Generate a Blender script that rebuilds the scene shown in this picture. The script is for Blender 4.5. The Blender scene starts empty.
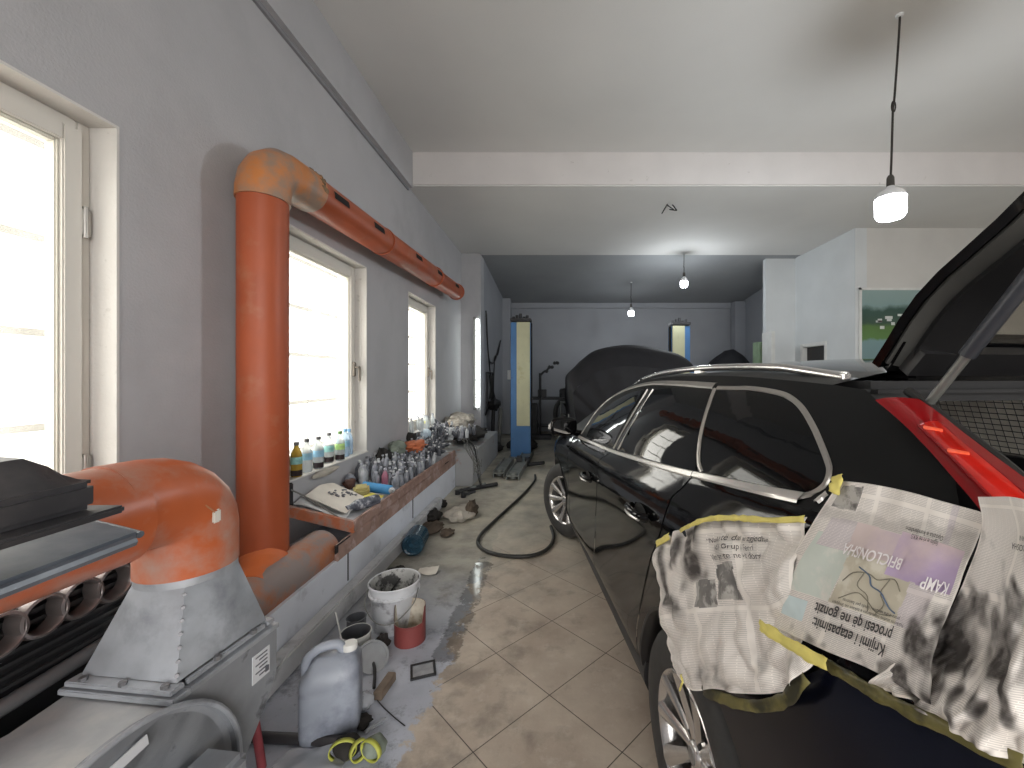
import bpy, bmesh, math, random
import numpy as np
from mathutils import Vector, Matrix, noise
random.seed(7)
SC = bpy.context.scene
COL = SC.collection
PI = math.pi
def V(*a): return Vector(a)

# ------------------------------------------------------------------ camera constants
F0, CX, CY, H = 415.0, 560.0, 377.0, 1.62
def at(px, py, Y):
    "point seen at a pixel, Y metres down the room"
    return Vector(((px-CX)/F0*Y, Y, H-(py-CY)/F0*Y))
def atx(px, py, X):
    return at(px, py, X*F0/(px-CX))
def atz(px, py, z):
    return at(px, py, (H-z)*F0/(py-CY))

# ------------------------------------------------------------------ materials
MATS = {}
def mat(name, col, rough=.5, metal=0., var=.12, vs=6., bump=0., bs=60., coat=0., trans=0., col2=None, c2lo=.52, c2hi=.62, c2s=5., alpha=1., rvar=0., spec=.5, emis=None, es=0., detail=4., ior=1.45):
    if name in MATS: return MATS[name]
    m = bpy.data.materials.new(name); m.use_nodes = True
    nt = m.node_tree; N = nt.nodes; Lk = nt.links
    b = N['Principled BSDF']
    tc = N.new('ShaderNodeTexCoord')
    nz = N.new('ShaderNodeTexNoise'); nz.inputs['Scale'].default_value = vs; nz.inputs['Detail'].default_value = detail
    Lk.new(tc.outputs['Object'], nz.inputs['Vector'])
    rp = N.new('ShaderNodeValToRGB')
    c = list(col)
    rp.color_ramp.elements[0].position = .3; rp.color_ramp.elements[1].position = .7
    rp.color_ramp.elements[0].color = [max(0, x*(1-var)) for x in c]+[1]
    rp.color_ramp.elements[1].color = [min(1, x*(1+var)) for x in c]+[1]
    Lk.new(nz.outputs['Fac'], rp.inputs['Fac'])
    out = rp.outputs['Color']
    if col2 is not None:
        n2 = N.new('ShaderNodeTexNoise'); n2.inputs['Scale'].default_value = c2s; n2.inputs['Detail'].default_value = 8; n2.inputs['Roughness'].default_value = .62
        Lk.new(tc.outputs['Object'], n2.inputs['Vector'])
        mr = N.new('ShaderNodeMapRange'); mr.inputs['From Min'].default_value = c2lo; mr.inputs['From Max'].default_value = c2hi
        Lk.new(n2.outputs['Fac'], mr.inputs['Value'])
        mx = N.new('ShaderNodeMix'); mx.data_type = 'RGBA'
        Lk.new(mr.outputs['Result'], mx.inputs['Factor']); Lk.new(out, mx.inputs['A']); mx.inputs['B'].default_value = list(col2)+[1]
        out = mx.outputs['Result']
    Lk.new(out, b.inputs['Base Color'])
    b.inputs['Metallic'].default_value = metal
    b.inputs['Specular IOR Level'].default_value = spec
    b.inputs['IOR'].default_value = ior
    if rvar > 0:
        mr2 = N.new('ShaderNodeMapRange'); mr2.inputs['To Min'].default_value = max(.02, rough-rvar); mr2.inputs['To Max'].default_value = min(1, rough+rvar)
        mr2.inputs['From Min'].default_value = .3; mr2.inputs['From Max'].default_value = .7
        Lk.new(nz.outputs['Fac'], mr2.inputs['Value']); Lk.new(mr2.outputs['Result'], b.inputs['Roughness'])
    else:
        b.inputs['Roughness'].default_value = rough
    b.inputs['Coat Weight'].default_value = coat; b.inputs['Coat Roughness'].default_value = .04
    b.inputs['Transmission Weight'].default_value = trans
    b.inputs['Alpha'].default_value = alpha
    if emis is not None:
        b.inputs['Emission Color'].default_value = list(emis)+[1]; b.inputs['Emission Strength'].default_value = es
    if bump > 0:
        n3 = N.new('ShaderNodeTexNoise'); n3.inputs['Scale'].default_value = bs; n3.inputs['Detail'].default_value = 5
        Lk.new(tc.outputs['Object'], n3.inputs['Vector'])
        bp = N.new('ShaderNodeBump'); bp.inputs['Strength'].default_value = bump; bp.inputs['Distance'].default_value = .01
        Lk.new(n3.outputs['Fac'], bp.inputs['Height']); Lk.new(bp.outputs['Normal'], b.inputs['Normal'])
    MATS[name] = m
    return m

wallp = mat('wall_paint', (.445,.44,.455), .75, var=.05, vs=1.2, bump=.25, bs=90, col2=(.39,.385,.40), c2lo=.5, c2hi=.75, c2s=1.5)
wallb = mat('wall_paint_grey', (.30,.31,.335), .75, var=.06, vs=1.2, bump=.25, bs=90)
ceilp = mat('ceiling_paint', (.68,.67,.655), .8, var=.04, vs=.8, bump=.15, bs=120)
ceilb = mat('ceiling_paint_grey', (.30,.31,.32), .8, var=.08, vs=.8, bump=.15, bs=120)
beamp = mat('beam_paint', (.68,.65,.64), .7, var=.04, vs=2, bump=.15, bs=60, col2=(.5,.47,.45), c2lo=.66, c2hi=.72, c2s=9)
revp = mat('reveal_plaster', (.66,.64,.61), .75, var=.05, vs=3, bump=.2, bs=60, col2=(.45,.43,.4), c2lo=.62, c2hi=.72, c2s=9)
ledgep = mat('ledge_paint', (.70,.725,.79), .5, var=.07, vs=3, bump=.1, bs=40, col2=(.46,.475,.52), c2lo=.58, c2hi=.7, c2s=4)
kerbp = mat('kerb_concrete', (.55,.55,.56), .7, var=.12, vs=4, bump=.3, bs=30, col2=(.30,.30,.31), c2lo=.55, c2hi=.68)
winfr = mat('window_frame_plastic', (.66,.63,.58), .4, var=.04, vs=2)
orange = mat('orange_pipe', (.36,.078,.028), .45, var=.12, vs=2.5, col2=(.42,.19,.11), c2lo=.56, c2hi=.8, c2s=3, bump=.03, bs=30, rvar=.1)
orange_l = mat('orange_pipe_worn', (.54,.20,.06), .42, var=.12, vs=4, col2=(.29,.20,.15), c2lo=.42, c2hi=.58, c2s=4.0, bump=.05, bs=40)
orange_b = mat('orange_socket', (.54,.135,.042), .42, var=.12, vs=4, col2=(.36,.20,.13), c2lo=.58, c2hi=.75)
orange_d = mat('orange_pipe_dusty', (.40,.15,.07), .55, var=.2, vs=5, col2=(.25,.20,.185), c2lo=.42, c2hi=.58, c2s=5)
orange_h = mat('orange_duct_bright', (.48,.115,.04), .36, var=.12, vs=3, col2=(.40,.29,.245), c2lo=.47, c2hi=.68, c2s=3.4, bump=.03, bs=30)
crust = mat('foam_crust', (.22,.14,.08), .8, var=.5, vs=40, bump=.8, bs=60)
blackhole = mat('slot_dark', (.012,.01,.01), .9)
galv = mat('galvanised_sheet', (.40,.42,.455), .42, metal=.35, var=.16, vs=9, bump=.05, bs=30, col2=(.27,.285,.315), c2lo=.52, c2hi=.66, c2s=4, rvar=.1)
galv_d = mat('galvanised_dusty', (.42,.43,.445), .55, metal=.4, var=.18, vs=6, col2=(.5,.5,.49), c2lo=.5, c2hi=.65, c2s=5)
galv_g = mat('fan_side_grey', (.30,.315,.34), .5, metal=.35, var=.2, vs=7, col2=(.13,.135,.15), c2lo=.58, c2hi=.66, c2s=7, rvar=.1)
bolt = mat('bolt_steel', (.20,.20,.21), .5, metal=.6)
stickerw = mat('sticker_white', (.62,.63,.66), .5, var=.03)
inkgrey = mat('ink_grey', (.12,.12,.14), .6)
blk_pl = mat('black_plastic', (.035,.033,.036), .45, var=.2, vs=8, bump=.05, bs=80, col2=(.09,.08,.078), c2lo=.5, c2hi=.75, c2s=4)
blk_sheet = mat('dusty_black_sheet', (.11,.125,.15), .33, var=.15, vs=5, bump=.04, bs=60, col2=(.19,.205,.23), c2lo=.5, c2hi=.7, c2s=5)
blk_gr = mat('grille_black', (.012,.012,.013), .35)
ring_m = mat('satin_ring', (.24,.21,.205), .36, metal=.75, var=.1)
bump_g = mat('bumper_strip', (.11,.11,.115), .4, var=.15)
redp = mat('red_stick', (.30,.06,.07), .45, var=.15, vs=20, col2=(.4,.2,.2), c2lo=.6, c2hi=.7, c2s=14)
tray_o = mat('tray_orange_paint', (.50,.16,.075), .55, var=.2, vs=8, col2=(.36,.24,.2), c2lo=.48, c2hi=.6, c2s=8, bump=.2, bs=60)
tray_b = mat('tray_rail_brown', (.30,.19,.155), .6, var=.25, vs=8, col2=(.42,.30,.27), c2lo=.5, c2hi=.6, c2s=9, bump=.2, bs=60)
plaster = mat('tray_plaster', (.42,.43,.45), .7, var=.15, vs=6, bump=.3, bs=30)
# car
paint = mat('black_car_paint', (.003,.003,.0034), .06, var=.1, coat=0., bump=.0, spec=.32)
primer = mat('dull_black_panel', (.0075,.008,.0085), .45, var=.3, vs=4, rvar=.06, spec=.24)
bumpm = mat('bumper_blue_black', (.003,.0036,.009), .2, coat=0., spec=.32, var=.3, vs=3)
glass_t = mat('tinted_glass', (.005,.0055,.006), .03, spec=.36, var=.05)
glass_c = mat('tinted_glass_light', (.022,.024,.026), .03, spec=.5, var=.25, vs=5)
chrome = mat('chrome_trim', (.80,.78,.74), .34, metal=.75, var=.05)
chrome_d = mat('satin_trim', (.46,.44,.41), .32, metal=.7, var=.08)
seam = mat('panel_gap', (.001,.001,.001), .8)
clad = mat('sill_cladding', (.028,.028,.029), .5, var=.2, vs=10)
rubber = mat('tyre_rubber', (.035,.034,.033), .62, var=.25, vs=15, bump=.1, bs=80, col2=(.05,.047,.043), c2lo=.55, c2hi=.7)
alloy = mat('alloy_wheel', (.60,.58,.56), .24, metal=.85, var=.1, vs=8)
alloy_d = mat('wheel_dark', (.03,.03,.03), .5)
redlamp = mat('red_lamp', (.25,.005,.007), .14, coat=.2, var=.08, vs=4)
redlamp_b = mat('red_lamp_bright', (.50,.014,.008), .12, coat=.3, var=.25, vs=12)
darktrim = mat('dark_trim', (.010,.010,.011), .4, var=.2)
sealgrey = mat('hatch_seal', (.055,.055,.052), .5, var=.2)
strutm = mat('strut_grey', (.15,.15,.14), .35, metal=.4, var=.15)
strutb = mat('strut_tube', (.035,.038,.046), .4, metal=.3)
tapey = mat('masking_tape', (.72,.62,.17), .6, var=.15, vs=25, bump=.1, bs=90)
tapeo = mat('old_masking_tape', (.15,.13,.04), .45, var=.3, vs=14, col2=(.035,.032,.015), c2lo=.44, c2hi=.58, c2s=12)
silverroof = mat('roof_rail', (.66,.65,.63), .22, metal=.9, var=.05)
# misc
blue_post = mat('blue_lift_paint', (.05,.16,.36), .45, var=.12, vs=3, col2=(.03,.07,.15), c2lo=.62, c2hi=.72, c2s=5)
cream_post = mat('cream_lift_cover', (.50,.50,.33), .55, var=.1, vs=3, col2=(.38,.36,.2), c2lo=.56, c2hi=.7, c2s=3)
liftgrey = mat('lift_arm_steel', (.20,.21,.20), .5, metal=.4, var=.25, vs=9)
cloth_b = mat('black_cover_cloth', (.008,.008,.011), .7, var=.2, vs=6, bump=.2, bs=20)
steel_d = mat('dark_steel', (.03,.03,.032), .5, metal=.3, var=.3)
cable = mat('black_cable', (.012,.012,.012), .5)
greycable = mat('grey_wire', (.16,.16,.15), .6, var=.2)
hosem = mat('rubber_hose', (.022,.022,.02), .45, var=.2)
bulbw = mat('bulb_lit', (1,1,1), .5, emis=(.92,.96,1.), es=22)
bulb_n = mat('bulb_neck', (.75,.76,.78), .4)
tubew = mat('tube_lit', (1,1,1), .5, emis=(.93,1.,.96), es=9)
white_pl = mat('white_plastic', (.66,.66,.64), .45, var=.06)
bucketw = mat('bucket_white', (.58,.59,.62), .45, var=.1, vs=8, col2=(.25,.25,.27), c2lo=.55, c2hi=.66, c2s=9)
bucket_in = mat('bucket_inside', (.46,.46,.45), .6, var=.2, vs=9, col2=(.05,.05,.05), c2lo=.46, c2hi=.54, c2s=9)
sludge = mat('dried_sludge', (.02,.02,.022), .6, var=.4, bump=.6, bs=30)
jugm = mat('jug_plastic', (.30,.325,.38), .4, var=.12, vs=5, col2=(.13,.14,.18), c2lo=.45, c2hi=.66, c2s=4, bump=.05, bs=20)
jug_d = mat('jug_plastic_grime', (.18,.19,.23), .5, var=.15, vs=5)
redtin = mat('red_tin', (.20,.045,.042), .5, var=.12)
tin_in = mat('tin_inside', (.55,.50,.42), .6, var=.15, vs=14, col2=(.3,.22,.15), c2lo=.5, c2hi=.7, c2s=16)
tin_w = mat('white_tin', (.55,.56,.54), .4, var=.1)
tin_d = mat('grey_tin', (.13,.135,.15), .5, metal=.3, var=.2)
green_l = mat('green_label', (.38,.47,.12), .5)
bluejug = mat('blue_water_bottle', (.05,.13,.20), .12, var=.2, trans=.55, alpha=1)
rag_b = mat('brown_rag', (.10,.075,.055), .9, var=.3, vs=12, bump=.5, bs=40)
rag_w = mat('pale_rag', (.42,.39,.34), .9, var=.2, vs=9, bump=.4, bs=40)
rag_d = mat('dark_rag', (.025,.022,.02), .9, var=.3, bump=.5, bs=40)
sack_w = mat('sack_cloth', (.42,.39,.34), .9, var=.3, vs=18, bump=.5, bs=40)
woodm = mat('dirty_wood', (.16,.12,.09), .7, var=.3, vs=12)
yellow_s = mat('yellow_strap', (.44,.45,.08), .5, var=.12)
yellow_f = mat('yellow_foam', (.40,.35,.15), .85, var=.2, vs=20, bump=.5, bs=60)
yellow_c = mat('yellow_cloth', (.68,.60,.12), .8, var=.15)
blueroll = mat('blue_roll', (.06,.25,.50), .5, var=.1, vs=20)
cardm = mat('pale_carton', (.62,.58,.52), .7, var=.08)
plast_w = mat('clear_film', (.5,.52,.56), .25, var=.1, alpha=.55)
bot_dust = mat('dusty_bottle', (.25,.265,.30), .5, var=.3, vs=16, col2=(.38,.39,.42), c2lo=.5, c2hi=.62, c2s=14)
bot_dark = mat('dark_bottle', (.085,.09,.105), .35, var=.35, vs=14, col2=(.25,.26,.29), c2lo=.55, c2hi=.66, c2s=16)
bot_pink = mat('pink_bottle', (.32,.12,.17), .45, var=.2, vs=14, col2=(.3,.3,.33), c2lo=.54, c2hi=.66, c2s=14)
bot_pale = mat('pale_bottle', (.46,.48,.50), .4, var=.2, vs=14, col2=(.25,.26,.27), c2lo=.52, c2hi=.62, c2s=14)
cap_g = mat('grey_cap', (.36,.37,.42), .5, var=.2)
cap_l = mat('pale_cap', (.55,.56,.58), .5, var=.1)
clearb = mat('clear_bottle', (.84,.88,.90), .12, trans=.62, var=.05, ior=1.15)
clearbl = mat('clear_blue_bottle', (.62,.77,.92), .12, trans=.6, var=.05, ior=1.15)
amberb = mat('amber_liquid', (.50,.34,.06), .15, trans=.4, var=.1, ior=1.2)
darkliq = mat('dark_liquid', (.035,.025,.028), .2, var=.2)
lab_b = mat('blue_label', (.25,.45,.60), .5, var=.25, vs=30)
lab_g = mat('green_white_label', (.42,.62,.22), .5, var=.3, vs=40)
lab_t = mat('teal_label', (.25,.50,.48), .5, var=.3, vs=40)
cap_dk = mat('dark_cap', (.13,.13,.14), .5)
orange_r = mat('orange_rag', (.55,.16,.07), .85, var=.3, vs=14, bump=.4, bs=40)
olive = mat('olive_rag', (.20,.23,.19), .85, var=.3, vs=14, bump=.4, bs=40)

# ------------------------------------------------------------------ mesh building
MW = {}
def mworld(o): return MW.get(o, Matrix.Identity(4))
class MB:
    def __init__(s): s.v=[]; s.f=[]; s.m=[]; s.uv={}
    def add(s, vs, fs, mi=0):
        o=len(s.v); s.v += [tuple(p) for p in vs]
        for f in fs: s.f.append(tuple(i+o for i in f)); s.m.append(mi)
        return o
    def box(s, c, d, rot=None, mi=0, bev=0.):
        x,y,z=[k/2 for k in d]
        if bev>0:
            bm=bmesh.new(); bmesh.ops.create_cube(bm,size=1)
            for w in bm.verts: w.co=Vector((w.co.x*d[0],w.co.y*d[1],w.co.z*d[2]))
            bmesh.ops.bevel(bm,geom=bm.edges[:],offset=min(bev,.45*min(d)),segments=2,affect='EDGES')
            P=[w.co.copy() for w in bm.verts]; bm.verts.index_update()
            Fs=[[w.index for w in f.verts] for f in bm.faces]; bm.free()
        else:
            P=[Vector((a,b,e)) for a in(-x,x) for b in(-y,y) for e in(-z,z)]
            Fs=[(0,1,3,2),(4,6,7,5),(0,4,5,1),(2,3,7,6),(0,2,6,4),(1,5,7,3)]
        if rot is not None: P=[rot@p for p in P]
        c=Vector(c); s.add([p+c for p in P],Fs,mi); return s
    def tube(s, pts, r, seg=10, mi=0, caps=True, closed=False):
        pts=[Vector(p) for p in pts]; n=len(pts)
        rr=r if isinstance(r,(list,tuple)) else [r]*n
        T=[]
        for i in range(n):
            if closed: t=pts[(i+1)%n]-pts[i-1]
            else: t=pts[min(i+1,n-1)]-pts[max(i-1,0)]
            T.append(t.normalized() if t.length>1e-9 else Vector((0,0,1)))
        a=Vector((0,0,1)) if abs(T[0].z)<.9 else Vector((1,0,0))
        N=(a-T[0]*a.dot(T[0])).normalized(); vs=[]
        for i in range(n):
            N=(N-T[i]*N.dot(T[i]));
            N=N.normalized() if N.length>1e-6 else T[i].orthogonal().normalized()
            B=T[i].cross(N)
            for k in range(seg):
                t=2*PI*k/seg; vs.append(pts[i]+(N*math.cos(t)+B*math.sin(t))*rr[i])
        fs=[]
        for i in range(n if closed else n-1):
            j=(i+1)%n
            for k in range(seg):
                l=(k+1)%seg; fs.append((i*seg+k,i*seg+l,j*seg+l,j*seg+k))
        if caps and not closed: fs+= [tuple(range(seg))[::-1], tuple((n-1)*seg+k for k in range(seg))]
        s.add(vs,fs,mi); return s
    def cyl(s,p0,p1,r,r1=None,seg=20,mi=0,caps=True):
        return s.tube([p0,p1],[r,r if r1 is None else r1],seg,mi,caps)
    def lathe(s, prof, o=(0,0,0), seg=24, mi=0, R=None, cap=False):
        o=Vector(o); vs=[]
        for (r,z) in prof:
            for k in range(seg):
                t=2*PI*k/seg; p=Vector((r*math.cos(t),r*math.sin(t),z))
                if R is not None: p=R@p
                vs.append(p+o)
        fs=[]
        for i in range(len(prof)-1):
            for k in range(seg):
                l=(k+1)%seg; fs.append((i*seg+k,i*seg+l,(i+1)*seg+l,(i+1)*seg+k))
        if cap: fs+=[tuple(range(seg))[::-1],tuple((len(prof)-1)*seg+k for k in range(seg))]
        s.add(vs,fs,mi); return s
    def prism(s, poly, vec, mi=0):
        n=len(poly); vec=Vector(vec); A=[Vector(p) for p in poly]
        s.add(A+[p+vec for p in A],[tuple(range(n))[::-1],tuple(range(n,2*n))]+[(i,(i+1)%n,(i+1)%n+n,i+n) for i in range(n)],mi); return s
    def grid(s, fn, nu, nv, mi=0, flip=False, mf=None):
        vs=[fn(i/nu,j/nv) for j in range(nv+1) for i in range(nu+1)]; o=len(s.v)
        s.v += [tuple(p) for p in vs]
        for j in range(nv):
            for i in range(nu):
                a=o+j*(nu+1)+i; q=(a,a+1,a+nu+2,a+nu+1)
                s.f.append(q[::-1] if flip else q)
                s.m.append(mf((i+.5)/nu,(j+.5)/nv) if mf else mi)
        for j in range(nv+1):
            for i in range(nu+1): s.uv[o+j*(nu+1)+i]=(i/nu,1-j/nv)
        return s
    def sheet(s, fn, nu, nv, th, mi=0):
        "closed thin slab around a grid"
        g=[[Vector(fn(i/nu,j/nv)) for i in range(nu+1)] for j in range(nv+1)]
        def nrm(i,j):
            a=g[j][min(i+1,nu)]-g[j][max(i-1,0)]; b=g[min(j+1,nv)][i]-g[max(j-1,0)][i]
            n=a.cross(b); return n.normalized() if n.length>1e-12 else Vector((0,0,1))
        vs=[];
        for q in (.5,-.5):
            for j in range(nv+1):
                for i in range(nu+1): vs.append(g[j][i]+nrm(i,j)*th*q)
        W=nu+1; K=W*(nv+1); fs=[]
        for j in range(nv):
            for i in range(nu):
                a=j*W+i; fs.append((a,a+1,a+W+1,a+W)); b=a+K; fs.append((b+W,b+W+1,b+1,b))
        ring=[i for i in range(W)]+[j*W+nu for j in range(1,nv+1)]+[nv*W+i for i in range(nu-1,-1,-1)]+[j*W for j in range(nv-1,0,-1)]
        for k in range(len(ring)):
            a=ring[k]; b=ring[(k+1)%len(ring)]; fs.append((b,a,a+K,b+K))
        s.add(vs,fs,mi); return s
    def build(s, name, mats, parent=None, local=False, origin=None, smooth=40):
        me=bpy.data.meshes.new(name)
        vs=[Vector(p) for p in s.v]
        if not local:
            if parent is not None: Mi=mworld(parent).inverted(); vs=[Mi@p for p in vs]
            else:
                if origin is None:
                    lo=[min(p[k] for p in vs) for k in range(3)]; hi=[max(p[k] for p in vs) for k in range(3)]
                    origin=((lo[0]+hi[0])/2,(lo[1]+hi[1])/2,lo[2])
                origin=Vector(origin); vs=[p-origin for p in vs]
        me.from_pydata([tuple(p) for p in vs],[],s.f)
        for m in (mats if isinstance(mats,(list,tuple)) else [mats]): me.materials.append(m)
        me.polygons.foreach_set('material_index',s.m)
        if s.uv:
            u=me.uv_layers.new(name='UVMap')
            for lp in me.loops: u.data[lp.index].uv=s.uv.get(lp.vertex_index,(0,0))
        me.update()
        bm=bmesh.new(); bm.from_mesh(me)
        if not s.uv: bmesh.ops.recalc_face_normals(bm,faces=bm.faces[:])
        bm.to_mesh(me); bm.free()
        if smooth:
            me.polygons.foreach_set('use_smooth',[True]*len(me.polygons)); me.set_sharp_from_angle(angle=math.radians(smooth))
        o=bpy.data.objects.new(name,me); COL.objects.link(o)
        if parent is not None: o.parent=parent; MW[o]=mworld(parent)
        elif not local and origin is not None:
            o.location=origin; MW[o]=Matrix.Translation(origin)
        return o
def tag(o,label,cat,group=None,kind=None):
    o['label']=label; o['category']=cat
    if group: o['group']=group
    if kind: o['kind']=kind
    return o
def thing(name,label,cat,loc=(0,0,0),rz=0,group=None):
    o=bpy.data.objects.new(name,None); COL.objects.link(o)
    o.empty_display_size=.1
    o.location=loc; o.rotation_euler=(0,0,rz)
    MW[o]=Matrix.Translation(Vector(loc))@Matrix.Rotation(rz,4,'Z')
    return tag(o,label,cat,group)
def struct(o): o['kind']='structure'; return o
def copy_thing(src,loc,rot=(0,0,0),label=None,group=None,scale=None):
    c=src.copy(); COL.objects.link(c); c.location=loc; c.rotation_euler=rot
    if label: c['label']=label
    if group: c['group']=group
    if scale: c.scale=scale
    for ch in list(src.children):
        d=ch.copy(); COL.objects.link(d); d.parent=c
        for g in list(ch.children):
            e=g.copy(); COL.objects.link(e); e.parent=d
    return c
def spl(pts):
    "natural cubic spline through (t, value) pairs, clamped outside"
    x=np.array([p[0] for p in pts],float); y=np.array([p[1] for p in pts],float); n=len(x)
    hh=np.diff(x); A=np.eye(n); b=np.zeros(n)
    for i in range(1,n-1):
        A[i,i-1]=hh[i-1]; A[i,i]=2*(hh[i-1]+hh[i]); A[i,i+1]=hh[i]
        b[i]=6*((y[i+1]-y[i])/hh[i]-(y[i]-y[i-1])/hh[i-1])
    M=np.linalg.solve(A,b)
    def f(t):
        t=min(max(t,x[0]),x[-1]); i=min(max(int(np.searchsorted(x,t))-1,0),n-2); d=hh[i]; a=(x[i+1]-t)/d; c=(t-x[i])/d
        return float(a*y[i]+c*y[i+1]+((a**3-a)*M[i]+(c**3-c)*M[i+1])*d*d/6)
    return f
def cr(P, sub=6, closed=False):
    "smooth curve through points"
    P=[Vector(p) for p in P]; n=len(P); out=[]
    for i in range(n if closed else n-1):
        p0=P[(i-1)%n] if closed or i>0 else P[0]*2-P[1]
        p1=P[i]; p2=P[(i+1)%n]; p3=P[(i+2)%n] if closed or i+2<n else P[-1]*2-P[-2]
        for k in range(sub):
            t=k/sub; out.append(.5*((2*p1)+(p2-p0)*t+(2*p0-5*p1+4*p2-p3)*t*t+(3*p1-p0-3*p2+p3)*t**3))
    if not closed: out.append(P[-1].copy())
    return out
def text2d(body, size=1., bold=0.):
    cu=bpy.data.curves.new('lettering','FONT'); cu.body=body; cu.size=size; cu.offset=bold
    ob=bpy.data.objects.new('lettering',cu); COL.objects.link(ob)
    dg=bpy.context.evaluated_depsgraph_get(); dg.update()
    me=ob.evaluated_get(dg).to_mesh()
    vs=[(v.co.x,v.co.y) for v in me.vertices]; fs=[tuple(p.vertices) for p in me.polygons]
    ob.evaluated_get(dg).to_mesh_clear()
    bpy.data.objects.remove(ob); bpy.data.curves.remove(cu)
    return vs,fs
def crumple(fn, amp, sc, seed=0.):
    def g(u,v):
        p=Vector(fn(u,v)); q=p*sc+Vector((seed,seed*1.7,seed*.3))
        n=noise.noise_vector(q)+.5*noise.noise_vector(q*2.3)
        return p+n*amp
    return g
def blob(mb, c, r, amp=.3, sc=2., seg=14, mi=0, seed=0.):
    "lumpy closed shape, for rags and heaps"
    c=Vector(c); vs=[]; n=seg; m=seg//2+1
    for j in range(m+1):
        ph=PI*j/m
        for i in range(n):
            th=2*PI*i/n; d=Vector((math.sin(ph)*math.cos(th),math.sin(ph)*math.sin(th),math.cos(ph)))
            k=1+amp*noise.noise(d*sc+Vector((seed,seed,seed)))+amp*.5*noise.noise(d*sc*2.7+Vector((seed,0,seed)))
            vs.append(c+Vector((d.x*r[0],d.y*r[1],d.z*r[2]))*k)
    fs=[(j*n+i,j*n+(i+1)%n,(j+1)*n+(i+1)%n,(j+1)*n+i) for j in range(m) for i in range(n)]
    mb.add(vs,fs,mi)
EXPO,WS,PB1,PB2,PB3=0.18,6.2,105,46,12
# ================================================================== SETTING
WX=-2.05
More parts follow.
